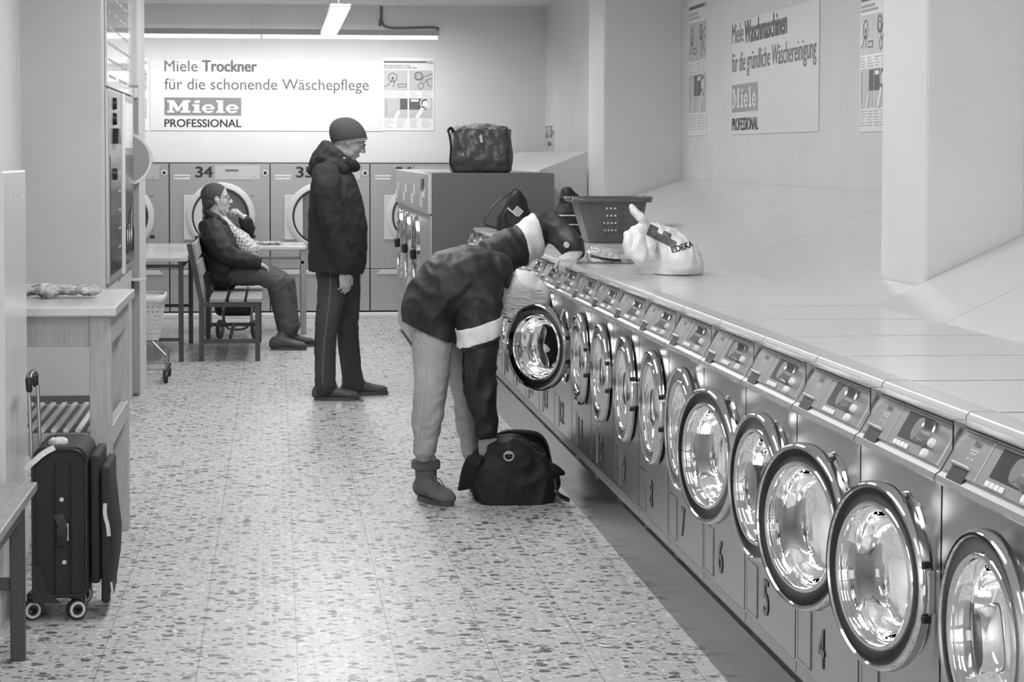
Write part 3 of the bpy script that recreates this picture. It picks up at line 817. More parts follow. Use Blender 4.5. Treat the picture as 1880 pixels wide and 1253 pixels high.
# ---------------------------------------------------------------- tumble dryers along the back wall
DW = .9195
def dryer_proto():
    t = thing('tumble_dryer', (0, YD, .036), 'x', 'tumble dryer', group='tumble dryers along the back wall')
    H = 1.379
    b = new(); box(b, (.004, .02, .0), (DW - .004, .88, H)); bmesh.ops.delete(b, geom=[f for f in b.faces if f.calc_center_median().y < .03], context='FACES'); obj('body', b, 'dryer', t)
    cx, cz, R = .466, .885, .265
    b = plate_hole(new(), .005, DW - .005, .405, H - .005, cx, cz, R, 0, .02)      # built facing -x
    bmesh.ops.transform(b, matrix=Matrix(((0, 1, 0, 0), (1, 0, 0, 0), (0, 0, 1, 0), (0, 0, 0, 1))), verts=b.verts)
    obj('front_panel', b, 'dryer', t)
    b = new(); box(b, (.005, 0, .012), (DW - .005, .02, .399), .002); obj('lower_panel', b, 'dryer', t)
    b = new(); prism(b, [(.06, .352), (.10, .395), (DW - .10, .395), (DW - .06, .352)], 'y', -.012, .02); obj('grip_strip', b, 'dryer_white', t)
    b = new(); box(b, (0, .021, 0), (.0075, .04, H)); box(b, (.004, .019, H - .006), (DW - .004, .04, H + .004)); obj('joint', b, 'dryer_line', t)
    # door: pale ring with the hinge plate at its left
    b = new(); lathe(b, [(.262, .02), (.262, -.028), (.27, -.034), (.305, -.030), (.315, -.022), (.317, .0)], (cx, 0, cz), (0, 1, 0), 64)
    dr = obj('door', b, 'dryer_white', t, smooth=True)
    b = new(); box(b, (.13, -.017, .672), (.30, -.001, 1.085), .004); obj('hinge_plate', b, 'dryer_white', dr)
    b = new(); lathe(b, [(.262, -.020), (.25, -.026), (.244, -.016), (.244, .02)], (cx, 0, cz), (0, 1, 0), 64); tag(obj('door_seal', b, 'rubber', dr, smooth=True), 'dark door seal')
    b = new(); lathe(b, [(.245, -.012), (.2, .0), (0, .012)], (cx, 0, cz), (0, 1, 0), 48); tag(obj('door_pane', b, 'smoke', dr, smooth=True), 'tinted round pane')
    b = new(); lathe(b, [(.262, .021), (.30, .06), (.30, .5)], (cx, 0, cz), (0, 1, 0), 48); obj('drum', b, 'drum', t, smooth=True)
    b = new(); lathe(b, [(.0, .0), (.29, .0)], (cx, .16, cz), (0, 1, 0), 48); obj('drum_back', b, 'perf', t)
    # upper strip: plate with display, lock, maker's print, vents, stop button
    b = new(); box(b, (.415, -.004, 1.225), (.83, 0, 1.355), .001); pl = obj('control_plate', b, 'fascia', t)
    b = new(); box(b, (.51, -.0055, 1.30), (.63, -.004, 1.32)); tag(obj('display', b, 'display', pl), 'small dark display')
    b = new(); box(b, (.765, -.0055, 1.245), (.785, -.004, 1.25)); obj('mark', b, 'ink_mid', pl)
    b = new(); lathe(b, [(.0, -.010), (.015, -.010), (.016, -.006)], (.875, 0, 1.288), (0, 1, 0), 24); lk = obj('lock', b, 'ink', t, smooth=True)
    b = new(); lathe(b, [(.017, -.007), (.026, -.007), (.027, 0)], (.875, 0, 1.288), (0, 1, 0), 24); obj('lock_ring', b, 'white', lk, smooth=True)
    b = new(); rng = random.Random(7)
    for r_ in range(2):
        x = .045
        while x < .19: w = rng.uniform(.008, .018); rect(b, x, 1.262 + r_ * -.028 - .006, x + w, 1.262 - r_ * .028 + .010); x += w + .004
    put(b, frame((0, -.002, 0), (1, 0, 0), (0, 0, 1))); obj('maker_print', b, 'poster', t)
    b = new()
    for x in (.745, .765): box(b, (x, -.003, 1.07), (x + .009, 0, 1.078))
    obj('vent_holes', b, 'ink', t)
    b = new(); box(b, (.745, -.008, .69), (.785, 0, .715), .003); obj('door_catch', b, 'black', t)
    return t
X34 = A(312, 575, YD).x
dl = {33: 'grey tumble dryer at the left, half hidden by the partition wall', 34: 'grey tumble dryer numbered 34 behind the seated person',
      35: 'grey tumble dryer numbered 35 partly behind the standing person', 36: 'grey tumble dryer numbered 36 beside the tall silver machines',
      37: 'grey tumble dryer at the right whose top edge shows above the tall dark machine'}
dp = dryer_proto()
drs = []
for n in range(33, 38):
    o = dp if n == 33 else dup(dp)
    o.location = (X34 + (n - 34) * DW, YD, .036); o['label'] = dl[n]; drs.append((n, o))
for n, o in drs:
    b = fit_text(str(n), .238, .398, 1.248, .095, .02); put(b, frame((0, -.002, 0), (1, 0, 0), (0, 0, 1))); obj('number', b, 'ink', o)
# laundry behind the pane of dryer 34
b = new(); rng = random.Random(2)
for k in range(7): ell(b, (X34 + .466 - .14 + .035 * k, YD + .095, .82 + rng.uniform(-.02, .12 if k < 4 else .02)), (.065, .035, .07))
b = fuse(b, .016, 3, folds=.012, fscale=.05, seed=3)
tag(obj('laundry_load', b, 'white', smooth=True, sharp=0), 'pale laundry behind the round pane of the dryer numbered 34', 'laundry')

# ---------------------------------------------------------------- tall washer-extractors facing the aisle
BX = 1.033; BY = 15.4
def tall_machine(y0, w, door, label, disp, dark=False):
    t = thing('washer_extractor', (BX, y0, 0), label, 'washing machine', group='tall silver machines')
    b = new(); box(b, (.012, .003, .04), (.842, w - .003, 1.372), .004); obj('body', b, 'cabinet' if dark else 'fascia', t)
    b = new(); box(b, (.03, .01, 0), (.84, w - .01, .04)); obj('foot', b, 'black', t)
    b = new(); box(b, (0, .003, .05), (.012, w - .003, 1.085), .002); obj('front_panel', b, 'fascia', t)
    b = new(); box(b, (-.02, .003, 1.092), (.012, w - .003, 1.368), .004); hd = obj('fascia', b, 'fascia', t)
    b = new(); box(b, (-.0225, w - .30, 1.13), (-.02, w - .08, 1.20)); box(b, (-.0225, w - .55, 1.20), (-.02, w - .40, 1.27)); obj('notice', b, 'poster', hd)
    if disp:
        b = new(); box(b, (-.026, .36, 1.25), (-.02, .62, 1.33), .002); tag(obj('display', b, 'black', hd), 'black display window')
        b = new(); box(b, (-.03, .45, 1.20), (-.02, .52, 1.23), .003); obj('key', b, 'white', hd)
    if door:
        cy, cz = w / 2, .765
        b = new(); lathe(b, [(.245, -.004), (.248, -.018), (.26, -.026), (.285, -.022), (.292, .0)], (0, cy, cz), (1, 0, 0), 48); dr = obj('door', b, 'chrome', t, smooth=True)
        b = new(); lathe(b, [(.248, -.016), (.15, -.012), (0, -.008)], (0, cy, cz), (1, 0, 0), 48); tag(obj('door_pane', b, 'display', dr, smooth=True), 'dark round pane')
        b = new(); box(b, (-.055, cy - .03, cz - .04), (-.012, cy + .05, cz + .04), .015); tag(obj('door_latch', b, 'black', dr), 'black latch knob')
        b = new(); box(b, (-.004, .08, .12), (0, w - .08, .33), .002); obj('lower_plate', b, 'fascia', t)
    return t
tall_machine(BY, .848, False, 'near end unit of the tall machine bank with the dark grey side panel', True, True)
tall_machine(BY + .85, 1.098, True, 'tall silver washer with dark round door, next to the dark side panel', False)
tall_machine(BY + 1.95, 1.098, True, 'tall silver washer with dark round door, middle one of three', False)
tall_machine(BY + 3.05, 1.098, True, 'tall silver washer with dark round door, farthest towards the dryers', False)
# ---------------------------------------------------------------- left side: vending panel, tables, bench, suitcase
# dispenser panel on the partition, facing the aisle
XP = -.885
ya, yb = AX(193, 300, XP).y, AX(240, 300, XP).y
LM = frame((XP, ya, 0), (0, 1, 0), (0, 0, 1))        # x along the wall away from the viewer, z towards the aisle
wL = yb - ya
def onleft(bm): return put(bm, LM)
def zz(py, px=193): return AX(px, py, XP).z
t = thing('dispenser_panel', (XP, ya, .80), 'dark-windowed dispenser panel on the partition below the glossy board', 'dispenser')
zb_, zt_ = zz(523), zz(163)
b = new(); box(b, (0, zb_, 0), (wL, zt_, .02), .004); obj('housing', onleft(b), 'fascia', t, world=True)
for x0, x1, zl_, zh_ in ((.03, .44, .04, .66), (.56, .95, .04, .66)):
    b = new(); box(b, (wL * x0, zb_ + (zt_ - zb_) * zl_, .018), (wL * x1, zb_ + (zt_ - zb_) * zh_, .024), .002); w = obj('window', onleft(b), 'display', t, world=True)
    if x0 < .1:
        b = new()
        for k in range(5): rect(b, wL * .30, zb_ + (zt_ - zb_) * (.16 + .1 * k), wL * .40, zb_ + (zt_ - zb_) * (.17 + .1 * k), .0245)
        obj('price_strip', onleft(b), 'poster_grey', w, world=True)
    else:
        for k in range(4):
            b = new(); x = wL * (.62 + .085 * k); tube(b, [(x, zb_ + .10, .027), (x, zb_ + .24 + .05 * (k % 3), .027), (x + .05, zb_ + .27 + .05 * (k % 3), .027)], .006, 6); obj('dispensing_rail', onleft(b), 'chrome', w, smooth=True, world=True)
b = new(); box(b, (wL * .46, zb_, .018), (wL * .54, zt_, .03), .003); obj('divider', onleft(b), 'white', t, world=True)
for fz in (.93, .85, .56):
    b = new(); lathe(b, [(0, .02), (.03, .02), (.034, .0)], (wL * .16, zb_ + (zt_ - zb_) * fz, .02), (0, 0, 1), 20); obj('button', onleft(b), 'black', t, smooth=True, world=True)
b = new(); prism(b, [(wL * .12, zb_ + (zt_ - zb_) * .72), (wL * .24, zb_ + (zt_ - zb_) * .72), (wL * .20, zb_ + (zt_ - zb_) * .80), (wL * .14, zb_ + (zt_ - zb_) * .80)], 'z', .02, .05); obj('coin_slot', onleft(b), 'black', t, world=True)
b = new(); box(b, (wL * .60, zb_ + (zt_ - zb_) * .70, .019), (wL * .92, zb_ + (zt_ - zb_) * .96, .023)); obj('price_card', onleft(b), 'poster', t, world=True)
# glossy board above
t = thing('notice_board', (XP + .001, ya, zt_ + .02), 'glossy notice board of printed lines on the partition above the dispenser', 'sign')
z1_ = 2.72
b = new(); box(b, (0, zt_ + .015, .0015), (wL, z1_, .014), .002); obj('pane', onleft(b), mat('glossy_board', .80, .03, spec=1.0, coat=1.0), t, world=True)
rng = random.Random(5)
for k in range(9):
    b = new(); z = z1_ - .14 - k * .085
    x = .06 * wL
    while x < .9 * wL:
        w_ = rng.uniform(.10, .4); 
        rect(b, x, z, min(x + w_, .94 * wL), z + .015, .0148); x += w_ + .06 + (.2 if rng.random() < .25 else 0)
    obj('printed_line', onleft(b), 'ink_line', t, world=True)
# recess unit with the round door edge standing out beside the pillar
t = thing('wall_unit', (-.862, 14.27, 0), 'narrow dark recessed unit between the dispenser and the pillar, round door standing out', 'machine')
b = new(); box(b, (-.884, 14.262, .02), (-.842, 14.298, 1.92), .002); obj('frame', b, 'unit_grey', t, world=True)
b = new(); box(b, (-.8835, 14.25, 1.84), (-.8425, 14.262, 1.905), .002); obj('top_plate', b, 'fascia', t, world=True)
pc = A(230, 292, 14.2); R_ = .165; n = 40
b = new(); x0 = -.884
def seg(bm, r, y0, y1):
    a0 = math.acos(max(-1, min(1, (x0 - pc.x) / r)))
    pr_ = [(pc.x + r * math.cos(-a0 + 2 * a0 * k / n), pc.z + r * math.sin(-a0 + 2 * a0 * k / n)) for k in range(n + 1)]
    prism(bm, pr_, 'y', y0, y1)
seg(b, R_, 14.18, 14.225); dr = obj('round_door', b, 'fascia', t, smooth=True, world=True)
b = new(); seg(b, R_ - .018, 14.172, 14.18); tag(obj('door_face', b, 'unit_grey', dr, world=True), 'plain grey door face')
# small glass ledge
z = A(255, 514, 14.3).z
t = thing('wall_ledge', (-.86, 14.6, z), 'small glassy ledge on the pillar below the round door', 'shelf')
b = new(); box(b, (-.885, 14.14, z), (-.795, 14.249, z + .014), .003); obj('plate', b, 'woodtop', t, world=True)
b = new(); box(b, (-.885, 14.2, z - .05), (-.872, 14.24, z), .002); obj('bracket', b, 'dframe', t, world=True)

# tall white cabinet at the left edge
cz = 1.444
t = thing('tall_cabinet', (-1.07, 7.55, 0), 'plain white tall cabinet at the left edge of the view', 'cabinet')
b = new(); box(b, (-1.29, 7.22, .14), (-.842, 7.86, cz), .006); obj('body', b, 'cabwhite', t, world=True)
b = new(); box(b, (-1.28, 7.26, 0), (-.865, 7.83, .14)); obj('foot', b, 'wall_grey', t, world=True)
b = new(); box(b, (-1.283, 7.208, .16), (-.848, 7.22, cz - .012), .002); obj('front_panel', b, 'cabwhite', t, world=True)
for y in (7.42, 7.78):
    b = new(); lathe(b, [(0, .002), (.006, .002), (.006, 0)], (-.8425, y, cz - .09), (1, 0, 0), 14); obj('screw', b, 'poster', t, world=True)

# high wooden folding table with slatted lower shelf
t = thing('folding_table', (-.9, 8.75, 0), 'tall light wooden table with slatted lower shelf beside the partition', 'table')
TX = -.578; TZ = .957
b = new(); box(b, (-1.285, 8.18, TZ - .035), (TX + .012, 9.28, TZ), .006); obj('table_top', b, 'woodtop', t, world=True)
for x in (TX - .085, -1.28):
    for y in (8.22, 9.15):
        b = new(); box(b, (x, y, 0), (x + .075, y + .08, TZ - .036), .003); obj('leg', b, 'wood', t, world=True)
for y in (8.235, 9.19):
    b = new(); box(b, (-1.205, y, TZ - .145), (TX - .085, y + .025, TZ - .036), .002); obj('apron', b, 'wood', t, world=True)
    b = new(); box(b, (-1.205, y, .425), (TX - .085, y + .03, .50), .002); obj('stretcher', b, 'wood', t, world=True)
for x in (TX - .04, -1.27):
    b = new(); box(b, (x, 8.30, TZ - .145), (x + .025, 9.15, TZ - .036), .002); obj('apron', b, 'wood', t, world=True)
    b = new(); box(b, (x, 8.30, .45), (x + .03, 9.15, .52), .002); obj('stretcher', b, 'wood', t, world=True)
for k in range(14):
    x = -1.235 + k * .043
    b = new(); box(b, (x, 8.27, .5), (x + .018, 9.19, .512), .002); obj('shelf_slat', b, 'white', t, world=True)
# crumpled cloth on the table
b = new(); rng = random.Random(3)
c0 = A(112, 538, 8.75); 
for k in range(22): ell(b, (c0.x - .12 + .24 * k / 21 + rng.uniform(-.01, .01), 8.72 + rng.uniform(-.06, .06), TZ + .010), (.035, .04, rng.uniform(.009, .017) if k > 8 else rng.uniform(.014, .024)))
b = fuse(b, .006, 2, folds=.006, fscale=.03)
zmin = min(v.co.z for v in b.verts); bmesh.ops.translate(b, verts=b.verts, vec=(0, 0, TZ + .001 - zmin))
tag(obj('cloth', b, 'rag', smooth=True, sharp=0), 'crumpled patterned cloth lying on the tall wooden table', 'cloth')

# bench end in the left foreground
t = thing('wooden_bench', (-1.0, 6.4, 0), 'wooden bench end on metal legs in the left foreground', 'bench')
sz = .488; bx = -.735
b = new(); box(b, (-1.15, 5.3, sz - .028), (bx, 7.12, sz), .004); obj('seat', b, 'benchwood', t, world=True)
for y in (6.80, 5.4):
    for x in (bx - .05, -1.14):
        b = new(); box(b, (x, y, 0), (x + .042, y + .042, sz - .028), .003); obj('leg', b, 'dframe', t, world=True)
    b = new(); box(b, (-1.1, y + .006, .21), (bx - .05, y + .036, .245), .002); obj('stretcher', b, 'dframe', t, world=True)
b = new(); box(b, (bx - .045, 5.44, sz - .065), (bx - .012, 6.8, sz - .029), .002); obj('side_rail', b, 'dframe', t, world=True)

# suitcase, wheels and handle; its wide side faces the wall of the cabinet
SY = 7.38
def SP(px, py, y=SY): return A(px, py, y)
t = thing('suitcase', (SP(130, 1133).x, SY + .12, 0), 'dark upright wheeled suitcase with extended handle beside the wooden table', 'suitcase')
xl, xr = SP(58, 1000).x, SP(162, 1000).x; zb = .075; ztop = SP(100, 822).z
# main body: rounded outline in xz, extruded in y with bulging front
pr_ = []
def rounded(x0, x1, z0, z1, r0, r1):
    o = []
    for cx, cz_, a0, r in ((x1 - r1, z1 - r1, 0, r1), (x0 + r1, z1 - r1, 90, r1), (x0 + r0, z0 + r0, 180, r0), (x1 - r0, z0 + r0, 270, r0)):
        for k in range(9): a = math.radians(a0 + k * 90 / 8); o.append((cx + r * math.cos(a), cz_ + r * math.sin(a)))
    return o
b = new(); prism(b, rounded(xl, xr, zb, ztop, .03, .045), 'y', SY, SY + .36); bmesh.ops.bevel(b, geom=[e for e in b.edges if abs(e.verts[0].co.y - e.verts[1].co.y) < 1e-5], offset=.012, segments=3, affect='EDGES')
body = obj('body', b, 'case', t, smooth=True, world=True)
for px0, px1 in ((100, 101), (129, 130)):
    b = new(); q = SP(px0, 850); tube(b, [SP(px0, 850) + V((0, -.002, 0)), SP(px0 + 1, 1100) + V((0, -.002, 0))], .0035, 6); obj('piping', b, 'case2', body, smooth=True, world=True)
b = new(); o_ = rounded(xl + .006, xr - .006, zb + .008, ztop - .008, .03, .045); tube(b, [(x, SY - .002, z) for x, z in o_] + [(o_[0][0], SY - .002, o_[0][1])], .005, 6); obj('piping', b, 'case2', body, smooth=True, world=True)
# expandable front compartments on the right side
for (a, c, e0, e1, y0, y1) in ((164, 182, 838, 1075, .02, .34), (184, 200, 858, 1110, .01, .35)):
    x0, x1 = SP(a, 900).x, SP(c, 900).x; z0, z1 = SP(a, e1).z, SP(a, e0).z
    b = new(); box(b, (x0, SY + y0, z0), (x1, SY + y1, z1), .011, seg=3); obj('front_compartment', b, 'case', t, smooth=True, world=True)
b = new()
prof_ = [(198, 862), (205, 900), (211, 950), (216, 985), (214, 1030), (208, 1070), (203, 1105), (198, 1108)]
rr_ = []
for px, py in prof_:
    p = SP(px, py); x1 = p.x; x0 = SP(188, py).x
    rr_.append((V(((x0 + x1) / 2, SY + .18, p.z)), V(((x1 - x0) / 2, 0, 0)), V((0, .15, 0))))
loft(b, rr_, 20, True); obj('front_pocket', b, 'case', t, smooth=True, world=True)
b = new(); q = [SP(193, 925, SY + .0), SP(192, 945, SY - .0), SP(198, 965, SY), SP(200, 985, SY)]; ribbon(b, q, .012, .003, V((1, 0, 0))); tag(obj('zip_pull', b, 'tag', t, world=True), 'pale zip pull')
b = new(); tube(b, [SP(204, 1070, SY + .02), SP(206, 1085, SY + .02), SP(204, 1098, SY + .02)], .004, 6); tag(obj('zip_pull', b, 'tag', t, world=True), 'pale zip pull')
for px, py in ((113, 918), (118, 1033), (77, 1066)):
    b = new(); lathe(b, [(0, .004), (.006, .004), (.008, 0)], SP(px, py) + V((0, .001, 0)), (0, -1, 0), 16); tag(obj('rivet', b, 'tag', t, smooth=True, world=True), 'pale rivet')
b = new(); p, q = SP(106, 962), SP(126, 993); box(b, (p.x, SY - .004, q.z), (q.x, SY + .001, p.z), .001); tag(obj('side_tag', b, 'tag', t, world=True), 'pale side tag')
b = new(); ribbon(b, [SP(107, 944) + V((0, -.006, 0)), SP(116, 965) + V((0, -.012, 0)), SP(116, 985) + V((0, -.012, 0)), SP(112, 1003) + V((0, -.006, 0))], .03, .004, V((1, 0, 0))); obj('side_handle', b, 'case2', t, world=True)
b = new(); prism(b, [(SP(58, 1035).x, SP(58, 1035).z), (SP(75, 1040).x, SP(75, 1040).z), (SP(88, 1085).x, SP(88, 1085).z), (SP(112, 1108).x, SP(112, 1108).z), (SP(60, 1108).x, SP(60, 1108).z)], 'y', SY - .006, SY + .001); obj('corner_guard', b, 'case2', t, world=True)
for px, yy in ((60, .05), (142, .05), (60, .31), (142, .31)):
    x = SP(px, 1115).x
    b = new(); box(b, (x - .022, SY + yy - .02, .03), (x + .022, SY + yy + .03, zb + .01), .006); w = obj('wheel_housing', b, 'black', t, world=True)
    b = new(); lathe(b, [(.012, -.012), (.03, -.012), (.033, -.006), (.033, .006), (.03, .012), (.012, .012)], (x - .006, SY + yy - .022, .033), (.5, -1, 0), 28, closed=True); obj('wheel', b, 'rubber', w, smooth=True, world=True)
    b = new(); lathe(b, [(.018, -.0125), (.026, -.0125), (.026, -.0135), (.018, -.0135)], (x - .006, SY + yy - .022, .033), (.5, -1, 0), 28, closed=True); lathe(b, [(.018, .0125), (.026, .0125), (.026, .0135), (.018, .0135)], (x - .006, SY + yy - .022, .033), (.5, -1, 0), 28, closed=True); tag(obj('wheel_rim', b, 'tag', w, world=True), 'pale wheel rim')
hy = SY + .10
hd = None
for dx in (0, .018):
    b = new(); tube(b, [A(66 , 835, hy) + V((dx * .6 - .004, dx * 9 - .09, 0)), A(61, 712, hy) + V((dx * .6 - .004, dx * 9 - .09, 0))], .006, 10)
    hd = obj('handle_tube', b, 'sframe', t, smooth=True, world=True)
b = new(); p = A(60, 700, hy); limb(b, [p + V((-.002, -.09, -.02)), p + V((-.003, -.09, .014)), p + V((-.003, -.05, .022)), p + V((-.003, .05, .022)), p + V((-.002, .09, .014)), p + V((-.001, .09, -.02))], [.010, .011, .012, .012, .011, .010], V((1, 0, 0)), 12); tag(obj('handle_grip', b, 'black', t, smooth=True, world=True), 'black handle grip')
b = new(); tube(b, [A(92, 825, SY + .1), A(98, 815, SY + .09), A(110, 812, SY + .09), A(122, 816, SY + .1), A(127, 826, SY + .1)], .008, 8, smooth=2); obj('top_handle', b, 'case2', t, smooth=True, world=True)
b = new(); rng = random.Random(8)
for k in range(6): ell(b, A(98 + k * 4, 816 + rng.uniform(-6, 2), SY + .08), (.014, .014, .012))
b = fuse(b, .005, 1, folds=.004, fscale=.02); tag(obj('tied_ribbon', b, 'tag', t, smooth=True, world=True), 'pale ribbon tied on top handle')
b = new(); ribbon(b, [A(100, 822, SY - .01), A(80, 832, SY - .03), A(62, 848, SY - .04), A(47, 862, SY - .04)], .018, .002, V((0, .3, 1)), 1); tag(obj('luggage_tag', b, 'tag', t, world=True), 'pale paper luggage strip')

# white laundry trolley
t = thing('laundry_trolley', (-.85, 15.32, 0), 'white plastic laundry basket on a wheeled wire trolley beside the pillar', 'trolley')
cx, cy = A(262, 600, 15.3).x, 15.32
pz = [A(270, y, 15.2).z for y in (542, 556, 625)]
def brect(c, hx, hy, z, r=.05, n=6):
    o = []
    for sx, sy, a0 in ((1, 1, 0), (-1, 1, 90), (-1, -1, 180), (1, -1, 270)):
        for k in range(n): a = math.radians(a0 + 90 * k / (n - 1)); o.append(V((c[0] + sx * (hx - r) + r * math.cos(a), c[1] + sy * (hy - r) + r * math.sin(a), z)))
    return o
def holey(bm, ring0, ring1, rows, cols_skip, fill=.5, depth=.004):
    """slotted wall between two outlines: bars and rings"""
    n = len(ring0)
    P = lambda i, f: ring0[i % n].lerp(ring1[i % n], f)
    return P
xr_ = A(304, 548, 15.3).x; hx = .17; cx = xr_ - hx
b = new(); o0, o1 = brect((cx, cy), hx * .74, .15, pz[2]), brect((cx, cy), hx * .94, .235, pz[1])
def dense(o, m=4):
    r = []
    for a, c in zip(o, o[1:] + o[:1]):
        L_ = (c - a).length; k = max(1, round(L_ / .016)); r += [a.lerp(c, j / k) for j in range(k)]
    return r
def perimeter(o, n):
    L_ = [(c - a).length for a, c in zip(o, o[1:] + o[:1])]; T = sum(L_); r = []
    for k in range(n):
        d = T * k / n; i = 0
        while d > L_[i]: d -= L_[i]; i += 1
        a, c = o[i], (o + o[:1])[i + 1]; r.append(a.lerp(c, d / L_[i]))
    return r
NP = 84; q0, q1 = perimeter(o0, NP), perimeter(o1, NP); NR = 25
grid = [[b.verts.new(q0[i].lerp(q1[i], k / NR)) for i in range(NP)] for k in range(NR + 1)]
for k in range(NR):
    for i in range(NP):
        if k % 3 == 1 and i % 2 == 0 and 1 < k < NR - 1: continue
        b.faces.new((grid[k][i], grid[k][(i + 1) % NP], grid[k + 1][(i + 1) % NP], grid[k + 1][i]))
b.faces.new(grid[0])
me_b = obj('basket', b, 'basketwhite', t, world=True); s_ = me_b.modifiers.new('s', 'SOLIDIFY'); s_.thickness = .003
b = new(); r1, r2 = brect((cx, cy), hx, .25, pz[0]), brect((cx, cy), hx * .95, .235, pz[1] + .008)
for a_, c_ in ((brect((cx, cy), hx * .95, .236, pz[0] + .004), r1), (r1, brect((cx, cy), hx * 1.0, .25, pz[1] + .004))):
    va, vc = [b.verts.new(p) for p in a_], [b.verts.new(p) for p in c_]
    for i in range(len(va)): b.faces.new((va[i], va[(i + 1) % len(va)], vc[(i + 1) % len(va)], vc[i]))
rm = obj('rim', b, 'basketwhite', t, smooth=True, world=True); s_ = rm.modifiers.new('s', 'SOLIDIFY'); s_.thickness = .006
zf = A(300, 678, 15.1).z
b = new(); fy0, fy1 = 15.08, 15.54; fx0, fx1 = cx - hx + .04, A(304, 690, 15.08).x
tube(b, [(cx + .08, fy0 + .08, pz[2]), (fx1, fy0 + .02, zf + .09), (fx1, fy0, zf - .01)], .007, 8)
tube(b, [(cx - .08, fy1 - .08, pz[2]), (fx0, fy1 - .02, zf + .09), (fx0, fy1, zf - .01)], .007, 8)
tube(b, [(cx + .08, fy1 - .08, pz[2]), (fx1, fy1 - .02, zf + .09), (fx1, fy1, zf - .01)], .007, 8)
tube(b, [(cx - .08, fy0 + .08, pz[2]), (fx0, fy0 - .02, zf + .09), (fx0, fy0, zf - .01)], .007, 8)
tube(b, [(fx0, fy0, zf), (fx1, fy0, zf), (fx1, fy1, zf), (fx0, fy1, zf), (fx0, fy0, zf)], .006, 8)
obj('wire_frame', b, 'sframe', t, smooth=True, world=True)
for x in (fx0, fx1):
    for y in (fy0, fy1):
        b = new(); lathe(b, [(.008, -.012), (.036, -.012), (.038, -.008), (.038, .008), (.036, .012), (.008, .012)], (x, y - .02, .038), (1, .2, 0), 20, closed=True); cs = obj('caster', b, 'black', t, smooth=True, world=True)
        b = new(); box(b, (x - .017, y - .03, .03), (x + .017, y + .006, zf), .003); obj('fork', b, 'dframe', cs, world=True)

# ---------------------------------------------------------------- tables and bench at the back
def plain_table(label, x0, x1, y0, y1, z, legs, mtop, mleg, rails, lw=.035):
    t = thing('table', ((x0 + x1) / 2, (y0 + y1) / 2, 0), label, 'table')
    b = new(); box(b, (x0, y0, z - .03), (x1, y1, z), .006); obj('table_top', b, mtop, t, world=True)
    for x, y in legs:
        b = new(); box(b, (x, y, 0), (x + lw, y + lw, z - .031), .003); obj('leg', b, mleg, t, world=True)
    for p, q in rails:
        b = new(); bar(b, p, q, .024, .024); obj('rail', b, mleg, t, world=True)
    return t
pn = A(338, 660, 16.6); X1 = A(345, 470, 16.55).x
plain_table('pale topped table on dark legs at the back left behind the laundry trolley', -1.9, X1, 16.5, 19.1, .757,
    [(X1 - .07, 16.58), (X1 - .06, 18.2), (-1.85, 16.58), (-1.85, 18.2)], 'woodtop', 'dframe',
    [((-1.85, 16.6, .69), (X1 - .06, 16.6, .69)), ((-1.85, 18.22, .30), (X1 - .06, 18.22, .30)), ((-1.85, 16.6, .16), (X1 - .06, 16.6, .16)), ((-1.85, 18.22, .69), (X1 - .06, 18.22, .69)), ((X1 - .05, 16.6, .69), (X1 - .045, 18.2, .69))])
X2 = A(562, 500, 19.1).x
plain_table('narrow pale table on silver legs between the seated and standing persons', -.62, X2, 19.0, 19.9, .735,
    [(X2 - .045, 19.04), (X2 - .045, 19.82), (-.6, 19.04), (-.6, 19.82)], 'woodtop', 'sframe',
    [((-.6, 19.06, .60), (X2 - .02, 19.06, .60)), ((-.6, 19.84, .60), (X2 - .02, 19.84, .60)), ((X2 - .03, 19.04, .60), (X2 - .03, 19.85, .60))], .045)
b = new(); rng = random.Random(6)
for k in range(6):
    p = A(470 + k * 8, 446, 19.35); ell(b, (p.x, 19.35 + rng.uniform(-.05, .05), .742), (.035, .04, rng.uniform(.006, .014)))
b = fuse(b, .007, 1, folds=.004, fscale=.03); zmin = min(v.co.z for v in b.verts); bmesh.ops.translate(b, verts=b.verts, vec=(0, 0, .7355 - zmin))
tag(obj('crumpled_paper', b, 'ink_soft', smooth=True, sharp=0), 'crumpled papers on the narrow table right of the seated person', 'paper')

# slatted bench with the seated person
t = thing('slatted_bench', (-.34, 17.4, 0), 'slatted wooden bench with dark frame under the seated person', 'bench')
y0, y1 = 16.62, 18.25
fx, rx = A(473, 600, y0).x, A(370, 600, y0).x; sz = .455
for y in (y0, y1):
    b = new(); box(b, (fx - .018, y - .018, 0), (fx + .018, y + .018, sz - .03), .002); obj('leg', b, 'dframe', t, world=True)
    b = new(); bar(b, (rx, y, 0), (rx, y, sz), .036, .036); bar(b, (rx, y, sz - .02), (A(347, 448, y0).x, y, A(347, 448, y0).z), .034, .036); obj('leg', b, 'dframe', t, world=True)
    b = new(); box(b, (rx, y - .016, sz - .062), (fx, y + .016, sz - .028), .002); obj('seat_rail', b, 'dframe', t, world=True)
    b = new(); box(b, (rx, y - .012, .13), (fx, y + .012, .16), .002); obj('stretcher', b, 'dframe', t, world=True)
mx_ = (rx + fx) / 2
b = new(); box(b, (mx_ - .012, y0, .13), (mx_ + .012, y1, .155), .002); obj('stretcher', b, 'dframe', t, world=True)
for px in (399, 434, 467):
    x = A(px, 540, y0).x
    b = new(); box(b, (x - .055, y0 - .035, sz - .027), (x + .055, y1 + .035, sz), .004); obj('seat_slat', b, 'slat', t, world=True)
p0, p1 = V((rx, 0, sz)), V((A(347, 448, y0).x, 0, A(347, 448, y0).z)); d_ = (p1 - p0)
